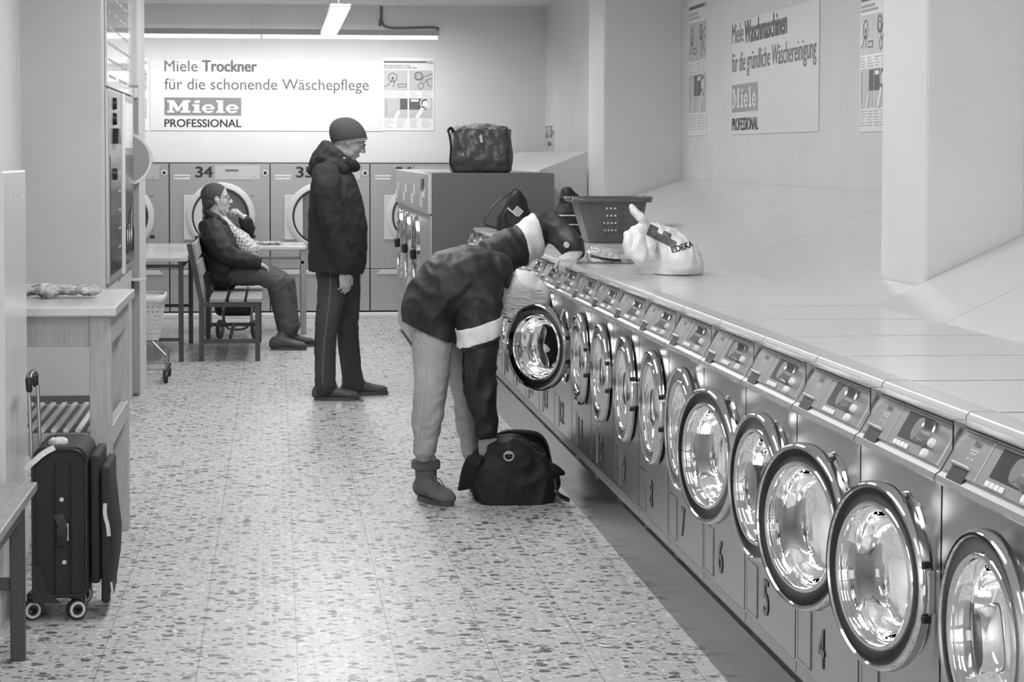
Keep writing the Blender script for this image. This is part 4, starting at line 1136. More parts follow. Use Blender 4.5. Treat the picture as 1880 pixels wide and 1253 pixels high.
for f in (.52, .86):
    q = p0 + d_ * f; m = Matrix.Translation((q.x + .03, 0, q.z)) @ Matrix.Rotation(math.atan2(d_.x, d_.z), 4, 'Y')
    b = new(); box(b, (-.012, y0 - .035, -.055), (.012, y1 + .035, .055), .004, m); obj('back_slat', b, 'slat', t, world=True)

# dark wheeled shopping bag under the table behind the bench
t = thing('shopping_trolley', (A(435, 600, 18.9).x, 18.75, 0), 'dark wheeled shopping bag standing under the bench seat', 'bag')
xa, xb_ = A(395, 580, 18.8).x, A(468, 580, 18.8).x
b = new(); box(b, (xa, 18.62, A(430, 580, 18.7).z), (xb_, 18.95, .40), .05, seg=4); obj('bag', b, 'nylon', t, smooth=True, world=True)
for px in (410, 462):
    x = A(px, 580, 18.6).x
    b = new(); tube(b, [(x, 18.6, .05), (x, 18.6, .38)], .012, 8); obj('frame_tube', b, 'sframe', t, smooth=True, world=True)
b = new(); p = [A(410, 570, 18.58), A(413, 602, 18.58), A(430, 606, 18.58), A(452, 604, 18.58), A(462, 590, 18.58)]; tube(b, p, .009, 8, smooth=2); obj('frame_tube', b, 'dframe', t, smooth=True, world=True)
for px in (404, 468):
    x = A(px, 600, 18.65).x
    b = new(); lathe(b, [(.055, -.012), (.075, -.012), (.078, 0), (.075, .012), (.055, .012)], (x, 18.62, .079), (1, -.3, 0), 28, closed=True); w = obj('wheel', b, 'rubber', t, smooth=True, world=True)
    b = new(); lathe(b, [(.0, -.009), (.018, -.009), (.018, .009), (0, .009)], (x, 18.62, .079), (1, -.3, 0), 16); 
    for k in range(5):
        a = 2 * PI * k / 5; bar(b, (x, 18.62, .079), (x + .3 * .05 * math.cos(a), 18.62 + .055 * math.cos(a), .079 + .056 * math.sin(a)), .008, .008)
    obj('hub', b, 'sframe', w, world=True)
# ---------------------------------------------------------------- bags and baskets on the machines
TOPZ = Z0 + .8005                     # top of the washers
def rest(bm, z):
    zmin = min(v.co.z for v in bm.verts); bmesh.ops.translate(bm, verts=bm.verts, vec=(0, 0, z - zmin)); return bm
# big woven shopping bag on the tall machine
GY = 15.85; gz = 1.3725
t = thing('woven_shopping_bag', (A(882, 318, GY).x, GY, gz), 'large grey woven shopping bag full of laundry on top of the tall machine', 'bag')
def G(px, py, dy=0): return A(px, py, GY + dy)
def sect(py, xl, xr, hy, wob=0):
    L, R_ = G(xl, py), G(xr, py); return (L + R_) / 2, (R_ - L).length / 2, hy, L.z
b = new(); rings = []; N_ = 48
for py, xl, xr, hy in ((317, 830, 934, .11), (312, 826, 938, .13), (295, 826, 938, .15), (270, 828, 938, .155), (250, 829, 937, .15), (238, 829, 936, .145)):
    c, hx, hy, z = sect(py, xl, xr, hy); ring = []
    for k in range(N_):
        a = 2 * PI * k / N_; ca, sa = math.cos(a), math.sin(a); e = .35
        ring.append(b.verts.new((c.x + hx * math.copysign(abs(ca) ** e, ca), GY + hy * math.copysign(abs(sa) ** e, sa), max(z, gz + .001) if py > 315 else z)))
    rings.append(ring)
for r1, r2 in zip(rings, rings[1:]):
    for k in range(N_): b.faces.new((r1[k], r1[(k + 1) % N_], r2[(k + 1) % N_], r2[k]))
b.faces.new(rings[0])
cut_fine(b, .02); b.normal_update()
for v in b.verts:
    if v.co.z > gz + .02: v.co += V((0, 1, 0)) * (.012 * noise.noise(v.co * 14) + .007 * noise.noise(v.co * 34)) + V((.006 * noise.noise(v.co * 20 + V((5, 0, 0))), 0, .004 * noise.noise(v.co * 16)))
bag = obj('bag', b, 'bagwoven', t, smooth=True, sharp=60, world=True); s_ = bag.modifiers.new('s', 'SOLIDIFY'); s_.thickness = .003
b = new(); rng = random.Random(9)
for k in range(9): ell(b, G(842 + k * 9.5, 241 - (4 if 2 < k < 7 else 0), rng.uniform(-.05, .06)), (.05, .07, .035))
ell(b, G(882, 262), (.15, .12, .05)); b = fuse(b, .012, 2, folds=.010, fscale=.04); obj('laundry_heap', b, 'laundry', t, smooth=True, sharp=0, world=True)
b = new(); ribbon(b, [G(832, 312, -.14), G(826, 300, -.16), G(829, 270, -.165), G(825, 245, -.165), G(822, 240, -.15), G(828, 234, -.13), G(832, 242, -.1)], .03, .004, V((.6, 1, 0))); obj('strap', b, 'darkgrey', t, smooth=True, world=True)
b = new(); ribbon(b, [G(936, 312, -.15), G(941, 290, -.16), G(937, 262, -.16), G(934, 240, -.155), G(928, 232, -.14), G(922, 234, -.1)], .03, .004, V((.6, 1, 0))); obj('strap', b, 'darkgrey', t, smooth=True, world=True)
b = new(); ribbon(b, [G(842, 240, -.14), G(850, 233, -.14), G(858, 236, -.13)], .025, .004, V((0, 1, 0))); obj('strap', b, 'darkgrey', t, smooth=True, world=True)
b = new(); prism(b, [(G(876, 250).x, G(876, 250).z), (G(880, 247).x, G(880, 247).z), (G(883, 262).x, G(883, 262).z), (G(878, 262).x, G(878, 262).z)], 'y', GY - .175, GY - .16); tag(obj('care_label', b, 'white', t, world=True), 'small white label')

# sports bag with shoulder strap
HY = 14.25
t = thing('sports_bag', (A(938, 422, HY).x, HY, TOPZ), 'black sports bag with raised shoulder strap in front of the dark side panel', 'bag')
def H_(px, py, dy=0): return A(px, py, HY + dy)
b = new()
for dy, s_ in ((-.13, .86), (0, 1), (.13, .9)):
    rr = []
    for py, xl, xr in ((421, 913, 970), (408, 913, 976), (395, 915, 975), (380, 923, 968), (365, 930, 963), (356, 936, 955)):
        L, R_ = H_(xl, py), H_(xr, py); c = (L + R_) / 2; c.y = HY + dy; rr.append((c, V(((R_.x - L.x) / 2 * s_, 0, 0)), V((0, .085, 0))))
    loft(b, rr, 24, True)
b = fuse(b, .012, 4, folds=.006, fscale=.07, seed=2); 
for v in b.verts: v.co.z = max(v.co.z, TOPZ + .001)
sb = obj('bag', b, 'nylon', t, smooth=True, sharp=0, world=True)
b = new(); ribbon(b, [H_(936, 357, -.1), H_(922, 362, -.15), H_(905, 378, -.18), H_(893, 396, -.19), H_(888, 408, -.2), H_(893, 414, -.21), H_(905, 418, -.21), H_(916, 420, -.2)], .05, .004, V((0, 1, .2))); obj('shoulder_strap', b, 'nylon', t, smooth=True, world=True)
b = new(); ribbon(b, [H_(932, 382, -.205), H_(945, 393, -.21), H_(958, 405, -.205)], .008, .004, V((.6, 0, .8)), 1); tag(obj('piping', b, 'white', t, world=True), 'white piping')
b = new(); m = frame(H_(941, 388, -.212), (.75, 0, -.65), (.65, 0, .75)); 
for k in range(4): box(b, (k * .014, 0, 0), (k * .014 + .010, .045, .004))
put(b, m); tag(obj('badge', b, 'tag', t, world=True), 'pale badge')
b = new(); tube(b, [H_(938, 356, -.05), H_(941, 352, -.05), H_(946, 352, -.05), H_(951, 357, -.05)], .01, 8); obj('carry_handle', b, 'nylon', t, smooth=True, world=True)

# black holdall with pale stripes behind the basket
KY = 13.35
def K_(px, py, dy=0): return A(px, py, KY + dy)
t = thing('holdall', (K_(1048, 425).x, KY, TOPZ), 'black holdall with pale stripes half hidden behind the grey laundry basket', 'bag')
b = new(); rr = []
for py, xl, xr in ((430, 1006, 1088), (415, 1003, 1090), (400, 1008, 1088), (388, 1016, 1084), (376, 1026, 1072), (362, 1028, 1062), (355, 1030, 1056)):
    L, R_ = K_(xl, py), K_(xr, py); c = (L + R_) / 2; rr.append((c, V(((R_.x - L.x) / 2, 0, 0)), V((0, .10 if py > 380 else .05, 0))))
loft(b, rr, 28, True); b = fuse(b, .011, 3, folds=.007, fscale=.06, seed=5)
for v in b.verts: v.co.z = max(v.co.z, TOPZ + .001)
hb = obj('bag', b, 'nylon', t, smooth=True, sharp=0, world=True)
for py in (396, 413):
    b = new(); 
    for k in range(24): 
        xa_ = 1004 + k * 3.4; quad(b, K_(xa_, py, -.25), K_(xa_ + 3.4, py + .3, -.25), K_(xa_ + 3.4, py + 2.3, -.25), K_(xa_, py + 2.0, -.25))
    project(b, hb, (0, 1, 0), .004); tag(obj('stripe', b, 'tag', t, world=True), 'pale stripe')
b = new(); tube(b, [K_(1036, 356, -.03), K_(1042, 352, -.03), K_(1052, 354, -.03), K_(1062, 362, -.03)], .009, 8, smooth=2); obj('carry_handle', b, 'nylon', t, smooth=True, world=True)

# grey plastic laundry basket with diamond holes
QY = 12.35
t = thing('laundry_basket', (A(1125, 443, QY).x, QY, TOPZ), 'grey plastic laundry basket with diamond-shaped holes on the washer tops', 'basket')
bl, br_ = A(1082, 443, QY - .14), A(1176, 443, QY - .14); tl, tr = A(1060, 364, QY - .18), A(1190, 364, QY - .18)
cxb = (bl.x + br_.x) / 2; zt2 = tl.z; hb0, hb1 = (br_.x - bl.x) / 2, (tr.x - tl.x) / 2; cxt = (tl.x + tr.x) / 2
NP = 120; NR = 24
o0 = perimeter(brect((cxb, QY), hb0, .15, TOPZ + .001, .04), NP); o1 = perimeter(brect((cxt, QY), hb1, .20, zt2, .05), NP)
b = new(); grid = [[b.verts.new(o0[i].lerp(o1[i], k / NR)) for i in range(NP)] for k in range(NR + 1)]
for k in range(NR):
    for i in range(NP):
        p = o0[i].lerp(o1[i], (k + .5) / NR)
        front = p.y < QY - .11 and abs(p.x - cxb) < .42 * hb0 * 1.2
        back = p.y > QY + .11 and abs(p.x - cxb) < .42 * hb0 * 1.2
        if (front or back) and 3 < k < 22 and ((k % 4 in (1, 2) and i % 2 == 0) or (k % 4 == 0 and i % 4 == 1)): continue
        b.faces.new((grid[k][i], grid[k][(i + 1) % NP], grid[k + 1][(i + 1) % NP], grid[k + 1][i]))
b.faces.new(grid[0])
bo = obj('shell', b, 'basket', t, world=True); s_ = bo.modifiers.new('s', 'SOLIDIFY'); s_.thickness = .004
b = new(); oa, ob_, oc = brect((cxt, QY), hb1, .20, zt2, .05), brect((cxt, QY), hb1 + .022, .222, zt2 + .004, .06), brect((cxt, QY), hb1 + .024, .224, zt2 - .022, .06)
n_ = len(oa)
for r1, r2 in ((oa, ob_), (ob_, oc)):
    va, vc = [b.verts.new(p) for p in r1], [b.verts.new(p) for p in r2]
    for i in range(n_): b.faces.new((va[i], va[(i + 1) % n_], vc[(i + 1) % n_], vc[i]))
rm = obj('rim', b, 'basket', t, smooth=True, world=True); s_ = rm.modifiers.new('s', 'SOLIDIFY'); s_.thickness = .005
for sx in (-1, 1):
    b = new(); x = cxt + sx * (hb1 + .02); tube(b, [(x, QY - .09, zt2), (x + sx * .018, QY - .07, zt2 - .004), (x + sx * .018, QY + .07, zt2 - .004), (x, QY + .09, zt2)], .010, 8, smooth=1); obj('handle', b, 'basket', t, smooth=True, world=True)

# clear plastic bag with things in it
JY = 9.85
t = thing('clear_plastic_bag', (A(1120, 490, JY).x, JY + .1, TOPZ), 'clear plastic bag with dark contents lying beside the carrier bag', 'bag')
def J_(px, py, dy=0): return A(px, py, JY + dy)
b = new()
for (px, py, dy, rx_, ry_, rz_) in ((1100, 475, .15, .05, .09, .045), (1115, 476, .12, .07, .1, .04), (1145, 482, .1, .06, .09, .03), (1096, 468, .17, .03, .05, .04)):
    ell(b, J_(px, py, dy), (rx_, ry_, rz_))
b = fuse(b, .008, 2, folds=.012, fscale=.035, seed=4)
for v in b.verts: v.co.z = max(v.co.z, TOPZ + .002)
obj('film', b, 'film', t, smooth=True, sharp=0, world=True)
b = new(); ell(b, J_(1142, 484, .1), (.055, .06, .02)); ell(b, J_(1125, 488, .08), (.06, .05, .012)); b = fuse(b, .007, 2, folds=.005, fscale=.03)
for v in b.verts: v.co.z = max(v.co.z, TOPZ + .003)
tag(obj('contents', b, 'darkgrey', t, smooth=True, sharp=0, world=True), 'dark contents')
b = new(); ell(b, J_(1100, 480, .1), (.045, .05, .02)); b = fuse(b, .007, 2, folds=.004, fscale=.03); [setattr(v.co, 'z', max(v.co.z, TOPZ + .004)) for v in b.verts]; tag(obj('contents', b, 'white', t, smooth=True, sharp=0, world=True), 'pale contents')
b = new(); tube(b, [J_(1085, 470, .02), J_(1105, 475, .0), J_(1125, 478, .0), J_(1140, 479, .0)], .006, 8); [setattr(v.co, 'z', max(v.co.z, TOPZ + .004)) for v in b.verts]; tag(obj('contents', b, 'black', t, smooth=True, world=True), 'thin dark rod')

# white carrier bag
EY = 9.0
def E_(px, py, dy=0): return A(px, py, EY + dy)
t = thing('carrier_bag', (E_(1245, 510).x, EY, TOPZ), 'white knotted plastic carrier bag with dark print on the washer tops', 'bag')
b = new(); rr = []
for py, xl, xr, hy in ((512, 1203, 1286, .10), (505, 1200, 1290, .125), (490, 1201, 1291, .135), (470, 1203, 1284, .13), (450, 1204, 1274, .115), (435, 1200, 1258, .095), (424, 1190, 1238, .07), (418, 1180, 1222, .05)):
    L, R_ = E_(xl, py), E_(xr, py); c = (L + R_) / 2; rr.append((c, V(((R_.x - L.x) / 2, 0, 0)), V((0, hy, 0))))
loft(b, rr, 32, True)
# gathered neck and hanging ears at the left
limb(b, [E_(1200, 430, -.02), E_(1186, 424, -.05), E_(1174, 420, -.07)], [(.05, .04), (.028, .026), (.022, .020)])
limb(b, [E_(1186, 432, -.05), E_(1184, 415, -.06), E_(1176, 400, -.07), E_(1166, 388, -.07), E_(1160, 380, -.07)], [(.03, .020), (.026, .016), (.020, .012), (.018, .010), (.010, .008)])
limb(b, [E_(1190, 424, -.05), E_(1187, 410, -.05), E_(1180, 398, -.055)], [(.03, .012), (.025, .010), (.015, .008)])
limb(b, [E_(1170, 424, -.07), E_(1158, 434, -.075), E_(1155, 450, -.08), E_(1161, 464, -.085)], [(.022, .018), (.030, .024), (.034, .028), (.03, .02)])
limb(b, [E_(1172, 430, -.07), E_(1170, 450, -.085), E_(1172, 468, -.09), E_(1180, 482, -.085), E_(1190, 494, -.08)], [(.026, .024), (.036, .028), (.036, .030), (.032, .022), (.014, .008)])
limb(b, [E_(1184, 434, -.055), E_(1190, 452, -.06), E_(1192, 474, -.06)], [(.03, .028), (.038, .028), (.03, .016)])
def cf(co, no):
    s = max(0, min(1, (co.z - TOPZ - .01) / .06))
    return s * (.008 * (1 - 2.2 * abs(noise.noise(V((co.x * 24, co.y * 20, co.z * 7))))) + .004 * noise.noise(co * 42) + .0015 * (1 - 2.2 * abs(noise.noise(co * 58))))
b = fuse(b, .006, 2, fold_fn=cf)
for v in b.verts: v.co.z = max(v.co.z, TOPZ + .001)
eb = obj('bag', b, 'carrier', t, smooth=True, sharp=0, world=True)
# print on its shoulder: the big E mark and the name
ang = math.radians(-27)
mk = frame(E_(1200, 422, -.3), (math.cos(ang), 0, math.sin(ang)), (-math.sin(ang), 0, math.cos(ang)))
S_ = (EY - .3) / FPX
b = new()
for x0, y0_, x1, y1_ in ((0, -30, 70, -18), (0, -18, 14, 6), (14, -18, 26, -8), (28, -18, 42, 4), (42, -18, 60, -10)):
    rect(b, x0 * S_, (y0_ + 12) * S_, x1 * S_, (y1_ + 12) * S_)
def lay(b, m, mt, name):
    b2 = cut_fine(b, .006); put(b2, m); project(b2, eb, (0, 1, 0), .002); return obj(name, b2, mt, t, world=True)
b = new()
for x0, y0_, x1, y1_ in ((8, -4, 66, 10), (8, 10, 26, 19), (36, 10, 52, 19)): rect(b, x0 * S_, (y0_ - 6) * S_, x1 * S_, (y1_ - 6) * S_)
lay(b, mk, 'ink_mid', 'print_mark')
mk2 = frame(E_(1249, 468, -.3), (math.cos(.27), 0, math.sin(.27)), (-math.sin(.27), 0, math.cos(.27)))
b = fit_text('EDEKA', 0, 46 * S_, 0, 11 * S_, .03); lay(b, mk2, 'ink', 'print_name')
b = new()
for k in range(3): rect(b, 0, -k * .010, .012, -k * .010 + .006)

# ---------------------------------------------------------------- black duffel bag on the floor
UY = 9.72
def U_(px, py, dy=0): return A(px, py, UY + dy)
t = thing('duffel_bag', (U_(945, 930).x, UY + .12, 0), 'open black duffel bag on the floor by the bending person\'s hand', 'bag')
b = new(); rr = []
for dy, sx_ in ((0.0, .96), (.1, 1.0), (.2, 1.0), (.28, .92)):
    rr = []
    for py, xl, xr in ((928, 880, 1016), (915, 868, 1024), (895, 864, 1030), (875, 866, 1030), (858, 870, 1022), (843, 880, 1008), (830, 892, 985)):
        if dy > .15 and py < 840: continue
        L, R_ = U_(xl, py), U_(xr, py); c = (L + R_) / 2; c.y = UY + dy; rr.append((c, V(((R_.x - L.x) / 2 * sx_, 0, 0)), V((0, .07, 0))))
    loft(b, rr, 32, True)
b = fuse(b, .009, 4, folds=.007, fscale=.09, folds2=.012, fscale2=.16, seed=6)
for v in b.verts: v.co.z = max(v.co.z, .001)
db = obj('bag', b, 'nylon', t, smooth=True, sharp=0, world=True)
b = new()                                                     # raised back flap of the opening
rr = [U_(905, 800, .24), U_(925, 791, .26), U_(960, 789, .27), U_(990, 795, .26), U_(1006, 815, .24), U_(1014, 850, .2)]
low = [U_(890, 850, .2), U_(915, 850, .22), U_(950, 850, .24), U_(985, 850, .24), U_(1006, 855, .22), U_(1018, 880, .2)]
def sheet(bm, top, bot, n=24, m=8, bulge=V((0, .04, 0)), th=.006):
    def samp(P, f):
        f = f * (len(P) - 1); i = min(int(f), len(P) - 2); u = f - i
        p0 = P[max(i - 1, 0)]; p1 = P[i]; p2 = P[i + 1]; p3 = P[min(i + 2, len(P) - 1)]
        return .5 * ((2 * p1) + (p2 - p0) * u + (2 * p0 - 5 * p1 + 4 * p2 - p3) * u * u + (3 * p1 - p0 - 3 * p2 + p3) * u ** 3)
    g = [[bm.verts.new(samp(top, i / n).lerp(samp(bot, i / n), k / m) + bulge * math.sin(PI * k / m)) for i in range(n + 1)] for k in range(m + 1)]
    for k in range(m):
        for i in range(n): bm.faces.new((g[k][i], g[k][i + 1], g[k + 1][i + 1], g[k + 1][i]))
    return bm
sheet(b, rr, low); fl = obj('top_flap', b, 'nylon2', t, smooth=True, sharp=0, world=True); s_ = fl.modifiers.new('s', 'SOLIDIFY'); s_.thickness = .008
b = new(); sheet(b, [U_(985, 842, .02), U_(1005, 846, -.0), U_(1025, 856, .0), U_(1038, 868, .02)], [U_(978, 870, -.02), U_(1000, 872, -.03), U_(1018, 874, -.02), U_(1034, 874, .0)], 16, 6, V((0, -.015, 0))); fl = obj('side_flap', b, 'nylon', t, smooth=True, sharp=0, world=True); s_ = fl.modifiers.new('s', 'SOLIDIFY'); s_.thickness = .008
b = new(); lathe(b, [(.018, -.0025), (.0225, -.0025), (.0225, .0025), (.018, .0025)], U_(934, 838, -.085), (0, 1, .25), 28, closed=True); bar(b, U_(926, 833, -.085), U_(942, 833, -.085), .005); tag(obj('d_ring', b, 'tag', t, smooth=True, world=True), 'bright metal d-ring')
b = new(); ribbon(b, [U_(880, 838, -.02), U_(866, 848, -.05), U_(858, 868, -.06), U_(854, 890, -.06), U_(851, 899, -.05)], .06, .012, V((.8, .4, .3))); obj('end_strap', b, 'nylon', t, smooth=True, world=True)
b = new(); ribbon(b, [U_(1018, 880, -.02), U_(1020, 895, -.04), U_(1024, 908, -.05), U_(1034, 914, -.06), U_(1045, 919, -.06)], .03, .01, V((0, 1, .3))); obj('shoulder_strap', b, 'nylon', t, smooth=True, world=True)
b = new(); tube(b, [U_(1019, 901, -.05), U_(1023, 906, -.06)], .004, 8); tag(obj('buckle', b, 'tag', t, world=True), 'bright buckle')
# ---------------------------------------------------------------- people
YA = V((0, 1, 0))
def head_shapes(b, c, R3, s=1.0):
    """face looks along local +x, z up"""
    def P(x, y, z): return c + R3 @ (V((x, y, z)) * s)
    def E(x, y, z, rx, ry, rz, rot=None): ell(b, P(x, y, z), (rx * s, ry * s, rz * s), (R3 @ rot) if rot is not None else R3, 24)
    E(-.012, 0, .035, .098, .078, .084)
    E(.028, 0, -.02, .066, .066, .085)
    E(.030, 0, -.068, .055, .056, .052)
    E(.062, 0, -.100, .026, .034, .022)
    for sy in (-1, 1):
        E(.043, sy * .036, -.028, .040, .027, .038)
        E(.074, sy * .030, .020, .020, .026, .012)
        E(.026, sy * .046, -.070, .036, .013, .032)
        E(.000, sy * .079, -.008, .018, .008, .033, Matrix.Rotation(-.2, 3, 'Y'))
        E(.010, sy * .081, .004, .012, .007, .018)
        E(.098, sy * .011, -.036, .013, .009, .009)
    limb(b, [P(.088, 0, .012), P(.100, 0, -.012), P(.112, 0, -.030)], [.010 * s, .011 * s, .013 * s], R3 @ YA, 14)
    E(.086, 0, -.062, .013, .024, .0075); E(.083, 0, -.075, .013, .022, .008)
    return P
def eyes(P, R3, body, s=1.0, glasses=False):
    for sy in (-1, 1):
        b = new(); ell(b, P(.079, sy * .031, .004), (.0135 * s, .0135 * s, .010 * s), R3, 14); e = obj('eye', b, 'white', body, smooth=True, world=True)
        b = new(); ell(b, P(.0895, sy * .031, .003), (.004 * s, .007 * s, .007 * s), R3, 12); obj('iris', b, 'eye', e, smooth=True, world=True)
        b = new(); limb(b, [P(.091, sy * .014, .024), P(.092, sy * .03, .029), P(.080, sy * .05, .024)], [.004 * s] * 3, R3 @ V((0, 0, 1)), 8); obj('eyebrow', b, 'hair_dark', body, smooth=True, world=True)
    b = new(); limb(b, [P(.088, -.022, -.069), P(.098, 0, -.068), P(.088, .022, -.069)], [.0032 * s] * 3, R3 @ V((0, 0, 1)), 8); obj('mouth', b, 'lip', body, smooth=True, world=True)
    if glasses:
        b = new()
        for sy in (-1, 1):
            ring = [P(.103 - .25 * abs(sy * .031 + .02 * math.cos(a) - sy * .015) * .3, sy * .031 + .021 * math.cos(a), .002 + .015 * math.sin(a)) for a in [2 * PI * k / 20 for k in range(21)]]
            tube(b, ring, .0016 * s, 6)
            tube(b, [P(.096, sy * .052, .006), P(.06, sy * .077, .008), P(.0, sy * .086, .008)], .0017 * s, 6)
        tube(b, [P(.104, -.011, .005), P(.107, 0, .008), P(.104, .011, .005)], .0016 * s, 6)
        g = obj('spectacles', b, 'glassframe', body, smooth=True, world=True)
        for sy in (-1, 1):
            b = new(); lathe(b, [(0, .0006), (.0205 * s, .0006), (.0205 * s, -.0006), (0, -.0006)], P(.1025, sy * .031, .002), R3 @ V((1, 0, 0)), 20); obj('lens', b, 'spec', g, world=True)
def hand(b, w, d, pn, side, curl=(25, 35, 25), spread=.10, s=1.0, tcurl=30):
    """w wrist, d direction of the fingers, pn the way the palm faces, side towards the thumb"""
    d = V(d).normalized(); pn = V(pn); pn = (pn - d * pn.dot(d)).normalized(); sd = V(side); sd = (sd - d * sd.dot(d) - pn * sd.dot(pn)).normalized()
    L = .095 * s
    limb(b, [w - d * .02, w + d * .02 * s, w + d * .055 * s, w + d * L], [(.027 * s, .020 * s), (.034 * s, .019 * s), (.041 * s, .017 * s), (.040 * s, .013 * s)], sd, 16)
    for j, (off, ln) in enumerate(((.030, .072), (.010, .080), (-.010, .075), (-.029, .060))):
        p = w + d * (L - .008 * abs(j - 1.3)) + sd * off * s; dirn = (d + sd * spread * (1.5 - j) / 1.5 * .6).normalized(); ang = 0
        pts = [p - dirn * .02]; q = p.copy(); pts.append(q.copy())
        for k, fr in enumerate((.45, .30, .25)):
            ang += math.radians(curl[k] * (1 + .12 * j)); dd = dirn * math.cos(ang) + pn * math.sin(ang)
            q = q + dd * ln * fr * s; pts.append(q.copy())
        limb(b, pts, [.0095 * s, .0092 * s, .0085 * s, .008 * s, .0065 * s], sd, 10)
    p = w + d * .028 * s + sd * .026 * s
    a = math.radians(tcurl); t1 = (d * .65 + sd * .75 + pn * .25).normalized(); t2 = (d * .9 + sd * .25 + pn * math.sin(a)).normalized()
    limb(b, [p - t1 * .02, p, p + t1 * .038 * s, p + t1 * .038 * s + t2 * .03 * s, p + t1 * .038 * s + t2 * .052 * s], [.013 * s, .014 * s, .0115 * s, .010 * s, .0075 * s], pn, 10)
def shoe(name, parent, heel, toe_dir, L=.29, w=.10, h=.085, mt='shoe', ankle=None, tilt=0, sole='sole', boot=0):
    """heel: point on the ground under the heel; built along toe_dir"""
    d = V(toe_dir).normalized(); sd = V((-d.y, d.x, 0)); heel = V(heel)
    up = V((0, 0, 1)); 
    def P(f, z): return heel + d * (f * L) + up * z
    b = new()
    rr = []
    for f, hh, ww in ((.02, .075, .034), (.10, .085, .038), (.24, .085, .039), (.38, .075, .041), (.52, .062, .045), (.68, .052, .050), (.82, .046, .048), (.93, .038, .036)):
        hh *= h / .085; ww *= w / .10
        rr.append((P(f, .012 + hh / 2), sd * ww, up * hh / 2))
    loft(b, rr, 20, True)
    if ankle is not None:
        limb(b, [P(.2, .05), V(ankle)], [.045, .047], sd, 18)
    if boot: limb(b, [P(.22, .05), P(.20, boot * .6), P(.19, boot)], [(.046, .055), (.044, .050), (.048, .054)], sd, 18, dome=False)
    b = fuse(b, .006, 3, folds=.0015, fscale=.03); bmesh.ops.bisect_plane(b, geom=b.verts[:] + b.edges[:] + b.faces[:], plane_co=heel + up * .012, plane_no=up, clear_inner=True)
    so = obj(name, b, mt, parent, smooth=True, sharp=60, world=True)
    b = new(); out = []
    for k in range(28):
        a = 2 * PI * k / 28; ca, sa = math.cos(a), math.sin(a); f = .48 + .53 * ca; ww = (.043 + .009 * ca) * w / .10
        out.append(heel + d * f * L + sd * sa * ww * (1 if abs(ca) < .7 else .95))
    v1 = [b.verts.new(p + up * .0005) for p in out]; v2 = [b.verts.new(p + up * .022 + (d * .004)) for p in out]
    b.faces.new(v1); b.faces.new(list(reversed(v2)))
    for k in range(28): b.faces.new((v1[k], v1[(k + 1) % 28], v2[(k + 1) % 28], v2[k]))
    obj('sole', b, sole, so, smooth=True, world=True)
    b = new()
    for k in range(4):
        f = .34 + .075 * k; z = .012 + (.082 - .07 * (f - .3)) * h / .085
        tube(b, [P(f, z - .014) + sd * .028, P(f + .01, z), P(f, z - .014) - sd * .028], .0028, 6)
    obj('lace', b, 'greycable', so, smooth=True, world=True)
    return so

# ---- the standing person
Y0 = 14.05
def S(px, py, dy=0): return A(px, py, Y0 + dy)
m1 = Y0 / FPX
hips = S(618, 500)
t = thing('person', (hips.x, Y0, 0), 'person in knit hat and dark hooded jacket standing in the aisle, looking down', 'person')
th = math.radians(24); R1 = Matrix.Rotation(th, 3, 'Y'); hc = S(641, 256.5)
b = new(); P = head_shapes(b, hc, R1)
limb(b, [P(-.03, 0, -.04), S(622, 295), S(614, 325)], [(.058, .06), (.055, .06), (.07, .07)], YA)
limb(b, [S(612, 325), S(615, 380), S(617, 440), S(618, 490), S(617, 520)], [(.13, .085), (.16, .11), (.16, .12), (.15, .11), (.13, .09)], YA)
limb(b, [S(612, 505, -.09), S(600, 592, -.11), S(597, 700, -.12)], [.075, .052, .042], YA)
limb(b, [S(630, 505, .09), S(638, 592, .12), S(648, 700, .14)], [.075, .052, .042], YA)
limb(b, [S(600, 322, -.14), S(610, 400, -.22), S(630, 495, -.22)], [.045, .040, .028], YA)
limb(b, [S(604, 322, .14), S(620, 400, .22), S(640, 480, .22)], [.045, .040, .028], YA)
hand(b, S(631, 497, -.22), (.12, 0, -1), (-.5, .85, 0), (.9, -.1, .1), (22, 30, 25))
hand(b, S(640, 485, .22), (.25, 0, -1), (-.4, -.9, 0), (.9, .1, .1), (22, 30, 25))
b = fuse(b, .0048, 5); body = obj('body', b, 'skin', t, smooth=True, sharp=0, world=True)
eyes(P, R1, t, 1, True)
# jacket
b = new()
limb(b, [S(607, 314), S(611, 330), S(615, 361), S(620, 412), S(620.5, 450), S(619, 478), S(616, 500)], [(.14, .10), (.20, .135), (.235, .158), (.24, .182), (.245, .180), (.245, .178), (.245, .168)], YA, 28)
limb(b, [S(598, 318, -.17), S(600, 345, -.215), S(608, 400, -.235), S(618, 445, -.235), S(632, 492, -.225)], [(.07, .085), (.075, .088), (.066, .076), (.060, .066), (.052, .054)], YA, 22)
limb(b, [S(602, 318, .17), S(606, 345, .215), S(616, 400, .235), S(628, 445, .235), S(642, 484, .225)], [(.07, .085), (.07, .08), (.064, .072), (.06, .066), (.05, .052)], YA, 22)
def jf(co, no):
    d = .004 * (1 - 2 * abs(noise.noise(V((co.x * 14 + co.z * 7, co.y * 6, co.z * 11 - co.x * 8)))) * 1.4) + .0025 * noise.noise(co * 26)
    return d
b = fuse(b, .010, 5, fold_fn=jf); clamp_plane(b, S(615, 500), (-.05, 0, -1)); jk = obj('jacket', b, 'jacket_a', t, smooth=True, sharp=0, world=True)
